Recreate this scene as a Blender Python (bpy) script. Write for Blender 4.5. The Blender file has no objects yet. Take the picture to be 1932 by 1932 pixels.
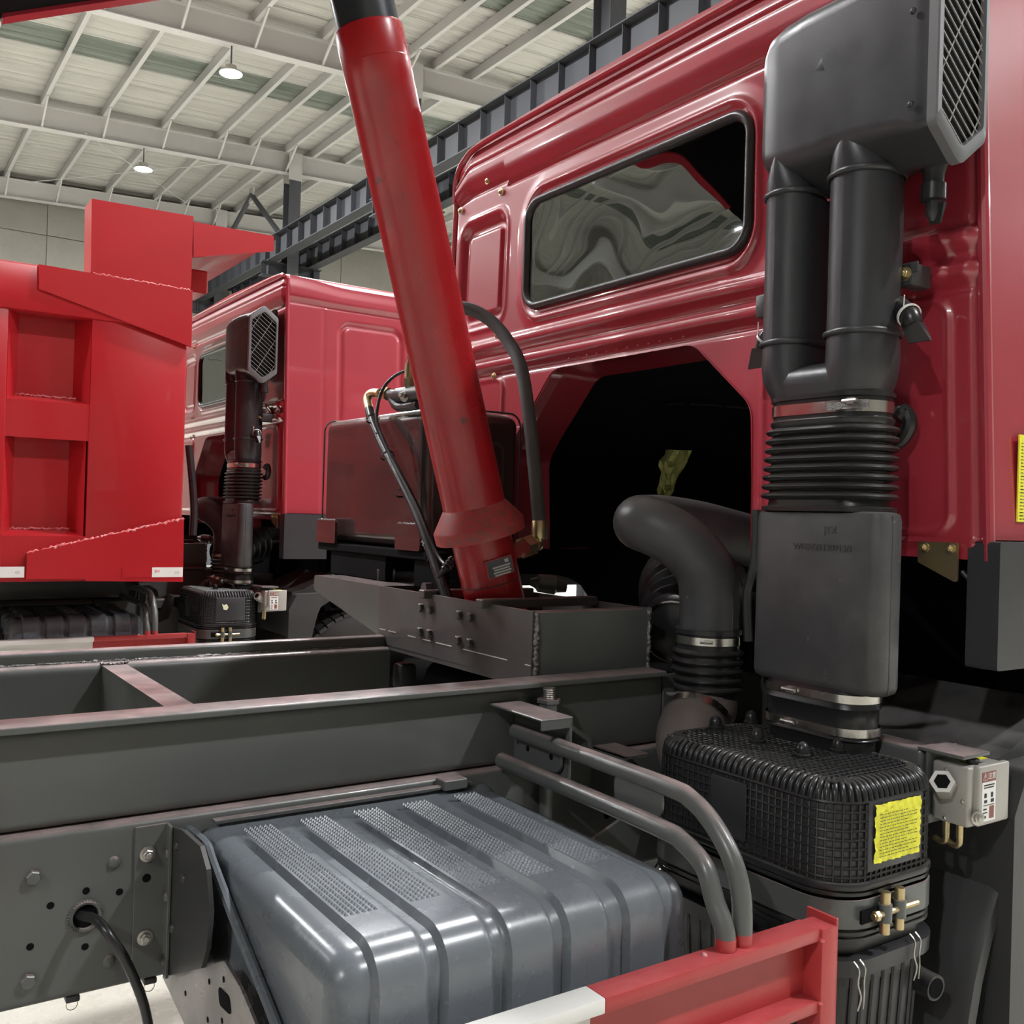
import bpy, bmesh, math, random
import numpy as np
from mathutils import Vector, Matrix

# ---------------------------------------------------------------- camera, world, exposure
SC = bpy.context.scene
COL = SC.collection
YAW, PITCH, ROLL, FOCAL, CAMZ = math.radians(55.736), math.radians(0.262), math.radians(1.713), 1850.6, 1.72
_f = np.array([math.cos(PITCH)*math.cos(YAW), math.cos(PITCH)*math.sin(YAW), math.sin(PITCH)])
_r = np.array([math.sin(YAW), -math.cos(YAW), 0.0])
_u = np.cross(_r, _f)
_r, _u = math.cos(ROLL)*_r + math.sin(ROLL)*_u, -math.sin(ROLL)*_r + math.cos(ROLL)*_u
cam = bpy.data.cameras.new('camera')
cam.sensor_width = 36.0
cam.lens = FOCAL/1932*36.0
cam.clip_start, cam.clip_end = 0.05, 200
camo = bpy.data.objects.new('camera', cam)
COL.objects.link(camo)
camo.matrix_world = Matrix(((_r[0], _u[0], -_f[0], 0), (_r[1], _u[1], -_f[1], 0), (_r[2], _u[2], -_f[2], CAMZ), (0, 0, 0, 1)))
SC.camera = camo
SC.view_settings.view_transform = 'Standard'
SC.view_settings.look = 'None'
SC.view_settings.gamma = 1.0
SC.view_settings.use_curve_mapping = False
SC.view_settings.exposure = 0.0
SC.cycles.max_bounces = 5; SC.cycles.diffuse_bounces = 3; SC.cycles.glossy_bounces = 2; SC.cycles.transmission_bounces = 2
SC.cycles.caustics_reflective = False; SC.cycles.caustics_refractive = False
LAMP_POWER = 2250.0           # light of every high bay lamp of the hall
world = bpy.data.worlds.new('hall_air')
SC.world = world
world.use_nodes = True
world.node_tree.nodes['Background'].inputs[0].default_value = (0.9, 0.95, 1.0, 1)
world.node_tree.nodes['Background'].inputs[1].default_value = 0.05

# a pixel of the photograph (1932 frame) gives a direction; the plane it lies on gives the distance
def _ray(x, y): return _f + (x-966)/FOCAL*_r - (y-966)/FOCAL*_u
def onx(x, y, X):
    d = _ray(x, y); return Vector((X, d[1]*X/d[0], CAMZ + d[2]*X/d[0]))
def ony(x, y, Y):
    d = _ray(x, y); return Vector((d[0]*Y/d[1], Y, CAMZ + d[2]*Y/d[1]))
def onz(x, y, Z):
    d = _ray(x, y); t = (Z-CAMZ)/d[2]; return Vector((d[0]*t, d[1]*t, Z))

# ---------------------------------------------------------------- mesh helpers
V = Vector
class MB:
    def __init__(s): s.v = []; s.f = []
    def add(s, vs, fs):
        o = len(s.v); s.v += [tuple(p) for p in vs]; s.f += [tuple(i+o for i in f) for f in fs]; return s
    def loft(s, loops, cap0=True, cap1=True, close=True):
        n = len(loops[0]); vs = [p for l in loops for p in l]; fs = []
        for k in range(len(loops)-1):
            for i in range(n if close else n-1):
                j = (i+1) % n
                fs.append((k*n+i, k*n+j, (k+1)*n+j, (k+1)*n+i))
        if cap0: fs.append(tuple(range(n-1, -1, -1)))
        if cap1: fs.append(tuple(range((len(loops)-1)*n, len(loops)*n)))
        return s.add(vs, fs)
    def box(s, x0, x1, y0, y1, z0, z1):
        return s.loft([[(x0,y0,z0),(x1,y0,z0),(x1,y1,z0),(x0,y1,z0)], [(x0,y0,z1),(x1,y0,z1),(x1,y1,z1),(x0,y1,z1)]])
    def rbox(s, x0, x1, y0, y1, z0, z1, b=0.005, seg=2):
        bm = bmesh.new(); bmesh.ops.create_cube(bm, size=1)
        for v in bm.verts:
            v.co = ((x0+x1)/2+v.co.x*(x1-x0), (y0+y1)/2+v.co.y*(y1-y0), (z0+z1)/2+v.co.z*(z1-z0))
        bmesh.ops.bevel(bm, geom=bm.edges[:], offset=b, segments=seg, profile=0.5, affect='EDGES')
        return s.bm(bm)
    def bm(s, bm, mat=None):
        bm.verts.index_update()
        s.add([(mat @ v.co) if mat else v.co.copy() for v in bm.verts], [[v.index for v in f.verts] for f in bm.faces]); bm.free(); return s
    def prism(s, pts, axis, a, b):
        """2-D outline extruded along axis 'x','y','z' from a to b"""
        def P(p, t): return {'x': (t, p[0], p[1]), 'y': (p[0], t, p[1]), 'z': (p[0], p[1], t)}[axis]
        return s.loft([[P(p, a) for p in pts], [P(p, b) for p in pts]])
    def tube(s, path, r, seg=10, smooth=0, caps=True):
        path = [V(p) for p in path]
        if smooth: path = catmull(path, smooth)
        n = len(path); rs = r if isinstance(r, (list, tuple)) else [r]*n
        if len(rs) != n: rs = list(np.interp(np.linspace(0, 1, n), np.linspace(0, 1, len(rs)), rs))
        loops = []; up = None
        for i, p in enumerate(path):
            t = (path[min(i+1, n-1)] - path[max(i-1, 0)]).normalized()
            if up is None:
                up = t.orthogonal().normalized()
            up = (up - t*up.dot(t)).normalized(); w = t.cross(up)
            loops.append([p + (up*math.cos(2*math.pi*k/seg) + w*math.sin(2*math.pi*k/seg))*rs[i] for k in range(seg)])
        return s.loft(loops, caps, caps)
    def lathe(s, prof, o, d, seg=32, caps=True):
        """profile [(distance along d, radius)] turned about the line o + t d"""
        o = V(o); d = V(d).normalized(); u = d.orthogonal().normalized(); w = d.cross(u)
        loops = [[o + d*t + (u*math.cos(2*math.pi*k/seg) + w*math.sin(2*math.pi*k/seg))*r for k in range(seg)] for t, r in prof]
        return s.loft(loops, caps, caps)
    def vloft(s, spec, seg=6, cap0=True, cap1=True):
        """vertical duct from rounded rectangles (z, cx, cy, hx, hy, r)"""
        return s.loft([[(x, y, z) for x, y in rr(cx, cy, hx, hy, min(r, hx, hy), seg)] for z, cx, cy, hx, hy, r in spec], cap0, cap1)
    def mesh(s, name, smooth=35):
        me = bpy.data.meshes.new(name); me.from_pydata(s.v, [], s.f); me.validate()
        bm = bmesh.new(); bm.from_mesh(me); bmesh.ops.recalc_face_normals(bm, faces=bm.faces); bm.to_mesh(me); bm.free()
        if smooth:
            me.polygons.foreach_set('use_smooth', [True]*len(me.polygons)); me.set_sharp_from_angle(angle=math.radians(smooth))
        return me
def catmull(P, k):
    out = []; n = len(P)
    for i in range(n-1):
        a, b, c, d = P[max(i-1, 0)], P[i], P[i+1], P[min(i+2, n-1)]
        for j in range(k):
            t = j/k
            out.append(0.5*((2*b) + (c-a)*t + (2*a-5*b+4*c-d)*t*t + (3*b-a-3*c+d)*t**3))
    return out + [P[-1]]
def rr(cx, cy, hx, hy, r, n=6):
    o = []
    for sx, sy, a0 in ((1, 1, 0), (-1, 1, 90), (-1, -1, 180), (1, -1, 270)):
        for i in range(n+1):
            a = math.radians(a0+90*i/n); o.append((cx+sx*(hx-r)+r*math.cos(a), cy+sy*(hy-r)+r*math.sin(a)))
    return o
def rpoly(pts, r, n=5):
    """polygon with rounded corners; r one radius or one per corner"""
    out = []; m = len(pts)
    for i in range(m):
        p, a, b = V(pts[i]), V(pts[i-1]), V(pts[(i+1) % m]); R = r[i] if isinstance(r, (list, tuple)) else r
        if R <= 0: out.append(tuple(p)); continue
        u, w = (a-p), (b-p); lu, lw = u.length, w.length; u.normalize(); w.normalize()
        ang = math.acos(max(-1, min(1, u.dot(w)))); t = min(R/math.tan(ang/2), lu*.49, lw*.49)
        s, e = p+u*t, p+w*t
        for k in range(n+1):
            q = k/n; out.append(tuple((1-q)**2*s + 2*q*(1-q)*p + q*q*e))
    return out

# ---------------------------------------------------------------- objects
def link(name, me, mat=None, parent=None, mw=None, kind=None, label=None):
    o = bpy.data.objects.new(name, me); COL.objects.link(o)
    if mat is not None and me is not None:
        if not me.materials: me.materials.append(mat)
    if parent is not None:
        o.parent = parent
        if parent.type == 'EMPTY': o.matrix_parent_inverse = Matrix.Translation(parent.location).inverted()
    if mw is not None: o.matrix_basis = mw
    if kind: o['kind'] = kind
    if label: o['label'] = label
    return o
def part(name, mb, mat, parent, smooth=35, kind=None, label=None):
    return link(name, mb.mesh(name, smooth), mat, parent, None, kind, label)
def thing(name, label, cat, loc, group=None, kind=None):
    o = bpy.data.objects.new(name, None); COL.objects.link(o); o.location = loc; o.empty_display_size = .2
    if label: o['label'] = label
    if cat: o['category'] = cat
    if group: o['group'] = group
    if kind: o['kind'] = kind
    return o
def tag(o, label, cat, group=None):
    o['label'] = label; o['category'] = cat
    if group: o['group'] = group
    return o
def dup_tree(o, parent, skip=()):
    if o.name.split('.')[0] in skip: return None
    c = o.copy(); COL.objects.link(c); inv = o.matrix_parent_inverse.copy(); c.parent = parent; c.matrix_parent_inverse = inv
    for ch in list(o.children): dup_tree(ch, c, skip)
    return c
def frame(o, z, x=None):
    """matrix at o with local z along z and local x near x"""
    z = V(z).normalized(); x = V(x) if x is not None else z.orthogonal(); x = (x - z*x.dot(z)).normalized(); y = z.cross(x)
    return Matrix(((x.x, y.x, z.x, o[0]), (x.y, y.y, z.y, o[1]), (x.z, y.z, z.z, o[2]), (0, 0, 0, 1)))
def hexloop(r, z): return [(r*math.cos(math.pi/3*k), r*math.sin(math.pi/3*k), z) for k in range(6)]
_mc = {}
def shared(key, fn):
    if key not in _mc: _mc[key] = fn()
    return _mc[key]
def bolt_mesh(r, h, washer):
    m = MB()
    if washer: m.lathe([(0, r*1.35), (h*.22, r*1.35), (h*.26, r*1.25)], (0, 0, 0), (0, 0, 1), 18)
    m.loft([hexloop(r, 0), hexloop(r, h*.88), hexloop(r*.86, h)])
    return m.mesh('bolt', 30)
def stud_mesh(r, h):
    m = MB(); m.lathe([(0, r*1.45), (h*.15, r*1.45), (h*.17, r*1.3)], (0, 0, 0), (0, 0, 1), 18)
    m.loft([hexloop(r, h*.15), hexloop(r, h*.6), hexloop(r*.85, h*.66)])
    m.lathe([(h*.6, r*.55), (h*.95, r*.55), (h, r*.45)], (0, 0, 0), (0, 0, 1), 12)
    return m.mesh('stud', 30)
def rivet_mesh(r, h):
    m = MB(); m.lathe([(0, r), (h*.45, r*.93), (h*.8, r*.65), (h, r*.15)], (0, 0, 0), (0, 0, 1), 16); return m.mesh('rivet', 60)
def bolt(parent, o, d, mat, r=.011, h=.009, kind='bolt', name=None, washer=False, x=None):
    fn = {'bolt': lambda: bolt_mesh(r, h, washer), 'stud': lambda: stud_mesh(r, h), 'rivet': lambda: rivet_mesh(r, h)}[kind]
    me = shared((kind, r, h, washer, mat.name), fn)
    return link(name or kind, me, mat, parent, frame(o, d, x))
def text(name, body, size, mw, mat, parent, ext=0.0002, align='CENTER'):
    c = bpy.data.curves.new(name, 'FONT'); c.body = body; c.size = size; c.extrude = ext; c.align_x = align; c.align_y = 'CENTER'
    c.resolution_u = 3
    o = bpy.data.objects.new('tmp_text', c); COL.objects.link(o)
    dg = bpy.context.evaluated_depsgraph_get()
    me = bpy.data.meshes.new_from_object(o.evaluated_get(dg)); bpy.data.objects.remove(o)
    me.name = name; me.materials.clear()
    return link(name, me, mat, parent, mw)

# ---------------------------------------------------------------- materials (all procedural)
def mat(name, col, rough=.5, metal=0.0, coat=0.0, var=None, bump=None, dust=None, spec=.5, rvar=0.0, speck=None):
    m = bpy.data.materials.new(name); m.use_nodes = True; nt = m.node_tree; N = nt.nodes; L = nt.links
    b = N['Principled BSDF']; b.inputs['Base Color'].default_value = (*col, 1); b.inputs['Roughness'].default_value = rough
    b.inputs['Metallic'].default_value = metal; b.inputs['Coat Weight'].default_value = coat; b.inputs['Coat Roughness'].default_value = .06
    b.inputs['Specular IOR Level'].default_value = spec
    tc = N.new('ShaderNodeTexCoord'); out = None
    def noise(scale, detail=4.0, lo=.35, hi=.65, rg=.6):
        n = N.new('ShaderNodeTexNoise'); n.inputs['Scale'].default_value = scale; n.inputs['Detail'].default_value = detail; n.inputs['Roughness'].default_value = rg
        L.new(tc.outputs['Object'], n.inputs['Vector'])
        r = N.new('ShaderNodeMapRange'); r.inputs[1].default_value = lo; r.inputs[2].default_value = hi; L.new(n.outputs['Fac'], r.inputs[0]); return r.outputs[0]
    def mix(fac, a, bcol, factor=1.0):
        x = N.new('ShaderNodeMix'); x.data_type = 'RGBA'
        if factor != 1.0:
            q = N.new('ShaderNodeMath'); q.operation = 'MULTIPLY'; q.inputs[1].default_value = factor; L.new(fac, q.inputs[0]); fac = q.outputs[0]
        L.new(fac, x.inputs['Factor'])
        if a is None: x.inputs['A'].default_value = (*col, 1)
        else: L.new(a, x.inputs['A'])
        x.inputs['B'].default_value = (*bcol, 1); return x.outputs['Result']
    for v in (var or []):
        scale, lo, hi, c2, fac = v; out = mix(noise(scale, 5, lo, hi), out, c2, fac)
    if dust:
        dc, df = dust
        g = N.new('ShaderNodeNewGeometry'); sp = N.new('ShaderNodeSeparateXYZ'); L.new(g.outputs['Normal'], sp.inputs[0])
        r = N.new('ShaderNodeMapRange'); r.inputs[1].default_value = .55; r.inputs[2].default_value = .97; L.new(sp.outputs['Z'], r.inputs[0])
        q = N.new('ShaderNodeMath'); q.operation = 'MULTIPLY'; L.new(r.outputs[0], q.inputs[0]); L.new(noise(14, 4, .2, .6), q.inputs[1])
        out = mix(q.outputs[0], out, dc, df)
    if out is not None: L.new(out, b.inputs['Base Color'])
    if rvar:
        r = N.new('ShaderNodeMapRange'); r.inputs[3].default_value = max(.02, rough-rvar); r.inputs[4].default_value = min(1, rough+rvar); L.new(noise(9, 4, .3, .7), r.inputs[0]); L.new(r.outputs[0], b.inputs['Roughness'])
    if bump:
        n = N.new('ShaderNodeTexNoise'); n.inputs['Scale'].default_value = bump[0]; n.inputs['Detail'].default_value = 3; L.new(tc.outputs['Object'], n.inputs['Vector'])
        bp = N.new('ShaderNodeBump'); bp.inputs['Strength'].default_value = bump[1]; bp.inputs['Distance'].default_value = bump[2] if len(bump) > 2 else .002
        L.new(n.outputs['Fac'], bp.inputs['Height']); L.new(bp.outputs[0], b.inputs['Normal'])
    return m
PINK = (.40, .30, .29)
M = dict(
 cab=mat('cab_red_paint', (.36, .028, .045), .34, 0, 1.0, bump=(2.0, .06, .01)),
 red=mat('bright_red_paint', (.43, .013, .019), .33, 0, .35, var=[(3, .3, .75, (.39, .010, .014), .5)]),
 guard=mat('guard_red_paint', (.42, .040, .042), .40, 0, .15, var=[(8, .45, .8, (.5, .07, .07), .5)], dust=((.62, .12, .13), .6)),
 ram=mat('ram_red_paint', (.40, .011, .015), .36, 0, .25, var=[(4, .5, .75, (.17, .024, .024), .5), (26, .66, .74, (.035, .025, .022), .8)], rvar=.12),
 ramgrind=mat('collar_worn_red', (.45, .05, .05), .5, 0, 0, var=[(75, .45, .7, (.14, .09, .08), .75), (9, .5, .7, (.55, .13, .13), .5)]),
 chassis=mat('chassis_grey_paint', (.106, .111, .106), .34, 0, .1, var=[(5, .4, .7, (.092, .095, .093), .6)], dust=(PINK, .85), rvar=.06),
 beam=mat('beam_grey_paint', (.080, .074, .073), .42, 0, .05, var=[(7, .4, .7, (.098, .096, .093), .7)], dust=((.33, .19, .18), .9), rvar=.08),
 weld=mat('weld_bead', (.15, .145, .14), .3, .5, 0, bump=(160, .9, .004), var=[(60, .45, .6, (.30, .28, .27), .8)]),
 redweld=mat('red_weld_bead', (.62, .10, .11), .35, 0, 0, bump=(120, .9, .004), var=[(60, .45, .6, (.85, .55, .55), .6)]),
 dark=mat('dark_chassis_paint', (.040, .040, .041), .42, 0, 0, dust=((.12, .11, .105), .7)),
 black=mat('black_plastic', (.030, .030, .033), .38, 0, 0, bump=(420, .22, .0008), var=[(3, .4, .7, (.039, .039, .042), .7)], rvar=.06),
 duct=mat('dusty_black_rubber', (.046, .046, .049), .46, 0, 0, var=[(6, .42, .72, (.105, .103, .102), .55), (38, .68, .73, (.25, .24, .23), .5)], rvar=.1, dust=((.15, .145, .14), .6)),
 rubber=mat('black_rubber', (.019, .019, .020), .30, 0, 0, dust=((.10, .092, .085), .8)),
 void=mat('black_lining_and_shade', (.006, .006, .007), .9, 0, 0, spec=.1),  # near-black lining; also stands in for deep shade in holes and gaps
 cover=mat('grey_blue_plastic', (.142, .155, .172), .27, 0, 0, var=[(5, .45, .75, (.19, .205, .225), .3), (70, .70, .73, (.4, .42, .45), .5)], rvar=.05),
 white=mat('white_paint', (.78, .77, .74), .45, var=[(6, .5, .8, (.6, .57, .53), .4)]),
 steel=mat('zinc_steel', (.55, .53, .50), .3, .9, var=[(40, .4, .7, (.40, .37, .33), .7)]),
 clamp=mat('steel_clamp_band', (.62, .60, .56), .24, 1.0, rvar=.08),
 brass=mat('yellow_zinc_brass', (.58, .46, .25), .32, .9, var=[(30, .4, .7, (.42, .36, .24), .6)]),
 gold=mat('yellow_passivated_plate', (.48, .38, .18), .3, .85, var=[(20, .4, .7, (.42, .33, .26), .7)]),
 silver=mat('control_box_paint', (.40, .38, .35), .4, .2),
 grille=mat('grey_grille_plastic', (.13, .13, .135), .4),
 yellow=mat('yellow_label', (.83, .80, .05), .45, bump=(55, .7, .003)),
 brown=mat('brown_print', (.23, .075, .06), .5),
 ink=mat('black_print', (.02, .02, .02), .6),
 wink=mat('pale_print', (.62, .62, .60), .6),
 paper=mat('white_label', (.80, .79, .77), .5),
 hose=mat('hydraulic_hose', (.020, .020, .021), .32, 0, 0, rvar=.06),
 hoseg=mat('wrapped_hose', (.065, .066, .066), .62, 0, 0, bump=(140, .3, .001)),
 tank=mat('tank_dark_paint', (.052, .030, .030), .24, 0, .5, var=[(4, .45, .7, (.075, .055, .05), .6)], dust=((.28, .22, .20), .8)),
 chrome=mat('dark_ram_stage', (.13, .135, .15), .22, .8),
 tyre=mat('tyre_rubber', (.045, .044, .044), .7, 0, 0, bump=(90, .2, .002)),
 foil=mat('green_foil', (.42, .50, .16), .35, .5, bump=(60, .9, .006)),
 col=mat('column_grey_paint', (.065, .067, .075), .5),
 crane=mat('crane_beam_paint', (.034, .035, .039), .6, spec=.2),
 girder=mat('pale_steel_paint', (.50, .492, .475), .55),
 purlin=mat('galvanised_purlin', (.50, .495, .48), .5),
 seal=mat('window_rubber', (.030, .030, .031), .33),
 lining=mat('cab_headliner', (.42, .42, .39), .7),
 seat=mat('seat_cover', (.10, .10, .11), .4),
 film=mat('clear_wrap', (.55, .55, .52), .25, bump=(12, .8, .02)),
)
def special():
    # glass: clear pane with a wavy mirror reflection
    m = bpy.data.materials.new('window_glass'); m.use_nodes = True; nt = m.node_tree; N = nt.nodes; L = nt.links; N.remove(N['Principled BSDF'])
    tr = N.new('ShaderNodeBsdfTransparent'); tr.inputs[0].default_value = (.60, .64, .61, 1)
    gl = N.new('ShaderNodeBsdfGlossy'); gl.inputs['Roughness'].default_value = .012; gl.inputs[0].default_value = (.9, .93, .9, 1)
    fr = N.new('ShaderNodeFresnel'); fr.inputs[0].default_value = 3.3
    tc = N.new('ShaderNodeTexCoord'); n = N.new('ShaderNodeTexNoise'); n.inputs['Scale'].default_value = 2.1; n.inputs['Detail'].default_value = .6; L.new(tc.outputs['Object'], n.inputs['Vector'])
    bp = N.new('ShaderNodeBump'); bp.inputs['Strength'].default_value = .30; bp.inputs['Distance'].default_value = .10; L.new(n.outputs['Fac'], bp.inputs['Height'])
    L.new(bp.outputs[0], gl.inputs['Normal'])
    mx = N.new('ShaderNodeMixShader'); L.new(fr.outputs[0], mx.inputs[0]); L.new(tr.outputs[0], mx.inputs[1]); L.new(gl.outputs[0], mx.inputs[2]); L.new(mx.outputs[0], N['Material Output'].inputs[0]); M['glass'] = m
    # lamp lens
    m = bpy.data.materials.new('lamp_lens'); m.use_nodes = True; N = m.node_tree.nodes; b = N['Principled BSDF']
    b.inputs['Base Color'].default_value = (.9, .9, .9, 1); b.inputs['Emission Color'].default_value = (.97, .985, 1.0, 1); b.inputs['Emission Strength'].default_value = LAMP_POWER; M['lens'] = m
    # ribbed roof sheet, ribs running along x
    def ribbed(name, c1, c2, trans):
        m = bpy.data.materials.new(name); m.use_nodes = True; nt = m.node_tree; N = nt.nodes; L = nt.links; b = N['Principled BSDF']; b.inputs['Roughness'].default_value = .55
        tc = N.new('ShaderNodeTexCoord'); sp = N.new('ShaderNodeSeparateXYZ'); L.new(tc.outputs['Object'], sp.inputs[0])
        w = N.new('ShaderNodeMath'); w.operation = 'MULTIPLY'; w.inputs[1].default_value = 1/.30; L.new(sp.outputs['Y'], w.inputs[0])
        fr = N.new('ShaderNodeMath'); fr.operation = 'FRACT'; L.new(w.outputs[0], fr.inputs[0])
        pp = N.new('ShaderNodeMath'); pp.operation = 'PINGPONG'; pp.inputs[1].default_value = .5; L.new(fr.outputs[0], pp.inputs[0])
        mr = N.new('ShaderNodeMapRange'); mr.inputs[1].default_value = .0; mr.inputs[2].default_value = .09; L.new(pp.outputs[0], mr.inputs[0])
        bp = N.new('ShaderNodeBump'); bp.inputs['Strength'].default_value = .7; bp.inputs['Distance'].default_value = .03; L.new(mr.outputs[0], bp.inputs['Height']); L.new(bp.outputs[0], b.inputs['Normal'])
        mp = N.new('ShaderNodeMapping'); mp.inputs['Scale'].default_value = (.25, 3, 1); L.new(tc.outputs['Object'], mp.inputs[0])
        n = N.new('ShaderNodeTexNoise'); n.inputs['Scale'].default_value = 2.0; n.inputs['Detail'].default_value = 5; L.new(mp.outputs[0], n.inputs['Vector'])
        r2 = N.new('ShaderNodeMapRange'); r2.inputs[1].default_value = .4; r2.inputs[2].default_value = .75; L.new(n.outputs['Fac'], r2.inputs[0])
        mx = N.new('ShaderNodeMix'); mx.data_type = 'RGBA'; L.new(r2.outputs[0], mx.inputs['Factor']); mx.inputs['A'].default_value = (*c1, 1); mx.inputs['B'].default_value = (*c2, 1); L.new(mx.outputs['Result'], b.inputs['Base Color'])
        return m
    M['roof'] = ribbed('roof_sheet', (.44, .433, .40), (.36, .353, .325), 0)
    M['skylight'] = ribbed('unlit_skylight_sheet', (.115, .135, .11), (.19, .21, .18), 0); M['skylight'].node_tree.nodes['Principled BSDF'].inputs['Roughness'].default_value = .25
    # floor: sealed beige concrete
    M['floor'] = mat('sealed_floor', (.60, .585, .52), .28, var=[(1.2, .4, .7, (.51, .485, .40), .7), (18, .6, .75, (.40, .37, .31), .4)], rvar=.08)
    M['wall'] = mat('concrete_wall', (.24, .232, .20), .8, var=[(.8, .4, .7, (.20, .192, .165), .7), (6, .55, .7, (.17, .163, .145), .35)], bump=(30, .3, .01))
special()
M['farwall'] = mat('reflection_darkened_wall', (.085, .09, .088), .8, var=[(.5, .4, .7, (.06, .064, .062), .7)])  # unseen wall darkened so the cab paint reflects a dark hall

# ================================================================ the hall
def roofz(x): return 10.41 + .047*x
HX0, HX1, HY0, HY1 = -22.0, 28.0, -13.0, 29.9
GY = [-12.4, -7.3, -1.2, 5.0, 11.2, 17.4, 23.6, 29.45]
link('floor', MB().box(HX0, HX1, HY0, HY1, -.2, 0).mesh('floor', 0), M['floor'], kind='structure')
for nm, b in (('wall_left', (HX0-.3, HX0, HY0, HY1)), ('wall_right', (HX1, HX1+.3, HY0, HY1)), ('wall_front', (HX0, HX1, HY0-.3, HY0))):
    link(nm, MB().box(*b, 0, 12.2).mesh(nm, 0), M['farwall' if nm == 'wall_left' else 'wall'], kind='structure')
wb = link('wall_back', MB().box(HX0, HX1, HY1+.02, HY1+.3, 0, 12.2).mesh('wall_back', 0), M['wall'], kind='structure')
for i in range(17):
    for j in range(8):
        o = link('wall_panel', shared('wp', lambda: MB().rbox(0, 2.93, 0, .06, 0, 1.5, .008, 1).mesh('wall_panel', 30)), M['wall'], wb)
        o.matrix_basis = Matrix.Translation((HX0+i*2.94+.0, HY1-.04+.006*((i*7+j*3) % 3), .02+j*1.52))
ceil = link('ceiling', MB().loft([[(HX0, HY0, roofz(HX0)+.05), (HX1, HY0, roofz(HX1)+.05), (HX1, HY1+.3, roofz(HX1)+.05), (HX0, HY1+.3, roofz(HX0)+.05)], [(HX0, HY0, roofz(HX0)+.25), (HX1, HY0, roofz(HX1)+.25), (HX1, HY1+.3, roofz(HX1)+.25), (HX0, HY1+.3, roofz(HX0)+.25)]]).mesh('ceiling', 0), M['roof'], kind='structure')
def sheet_mesh(nm):
    m = MB(); pts = []
    for k in range(21):                       # ribbed sheet one metre wide
        y = k*.05; pts.append((y, .03 if k % 5 in (0,) else 0.0))
    for x in (HX0, HX1): m.v += [(x, y, roofz(x)-.0+z) for y, z in pts]
    n = len(pts); m.f += [(i, i+1, n+i+1, n+i) for i in range(n-1)]
    return m.mesh(nm, 20)
sh1, sh2 = sheet_mesh('roof_sheet'), sheet_mesh('skylight_sheet')
y = HY0; k = 0
while y < HY1:
    sky = y < 21 and (abs(((y+.5) - 20.2) % 6.1) < .5 or abs(((y+.5) - 20.2) % 6.1) > 5.6)
    o = link('skylight_sheet' if sky else 'roof_sheet', sh2 if sky else sh1, M['skylight'] if sky else M['roof'], ceil)
    o.matrix_basis = Matrix.Translation((0, y, .012*(k % 2))); y += 1.0; k += 1
PX = [8.9-1.27*0, 8.0, 7.2, 5.9, 4.6, 3.34] + [3.34-1.27*i for i in range(1, 20)] + [9.6, 10.5, 11.7] + [11.7+1.27*i for i in range(1, 13)]
for x in PX:
    z = roofz(x)
    sec = [(-.04, -.2), (.04, -.2), (.04, -.175), (-.032, -.175), (-.032, -.02), (.04, -.02), (.04, 0), (-.04, 0)]
    link('purlin', shared('pur', lambda: MB().prism(sec, 'y', HY0, HY1).mesh('purlin', 0)), M['purlin'], ceil, Matrix.Translation((x, 0, z)))
for gy in GY:
    m = MB()
    def slab(y0, y1, d0, d1):
        m.loft([[(HX0, y0, roofz(HX0)-d0), (HX1, y0, roofz(HX1)-d0), (HX1, y1, roofz(HX1)-d0), (HX0, y1, roofz(HX0)-d0)], [(HX0, y0, roofz(HX0)-d1), (HX1, y0, roofz(HX1)-d1), (HX1, y1, roofz(HX1)-d1), (HX0, y1, roofz(HX0)-d1)]])
    slab(gy-.11, gy+.11, .2, .216); slab(gy-.006, gy+.006, .21, .69); slab(gy-.11, gy+.11, .684, .70)
    g = part('girder', m, M['girder'], ceil, 0)
    for x in PX[:16]:
        if gy < 4: continue
        part('fly_brace', MB().tube([(x, gy-.03, roofz(x)-.69), (x, gy-.75, roofz(x)-.2)], .028, 6), M['girder'], g)
for a, b in (((160, 250), (350, 382)), ((40, 345), (425, 308))):
    part('brace_rod', MB().tube([onz(*a, 9.95), onz(*b, 9.95)], .011, 6), M['girder'], ceil)
# columns and crane runway
def hsec(x0, x1, y0, y1, z0, z1, t):
    m = MB(); m.box(x0, x1, y0, y0+t, z0, z1); m.box(x0, x1, y1-t, y1, z0, z1); m.box((x0+x1)/2-t/2, (x0+x1)/2+t/2, y0+t, y1-t, z0, z1); return m
for i, gy in enumerate(GY):
    c = thing('steel_column', None, 'column', (9.1, gy, 0), 'columns carrying the crane runway')
    c['label'] = 'dark grey steel column carrying the crane runway under a roof girder'
    part('shaft', hsec(8.95, 9.25, gy-.2, gy+.2, 0, 9.95, .016), M['col'], c, 0)
    part('cap', hsec(8.93, 9.27, gy-.2, gy+.2, 9.95, roofz(9)-.2, .016), M['girder'], c, 0)
    m = MB(); m.box(8.35, 9.9, gy-.14, gy+.14, 7.83, 7.85); m.box(8.35, 9.9, gy-.14, gy+.14, 7.5, 7.52); m.box(8.35, 9.9, gy-.008, gy+.008, 7.52, 7.83)
    for x in (8.5, 9.7): m.box(x-.008, x+.008, gy-.13, gy+.13, 7.52, 7.83)
    part('corbel', m, M['crane'], c, 0)
    part('base_plate', MB().box(8.8, 9.4, gy-.3, gy+.3, 0, .025), M['col'], c, 0)
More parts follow.
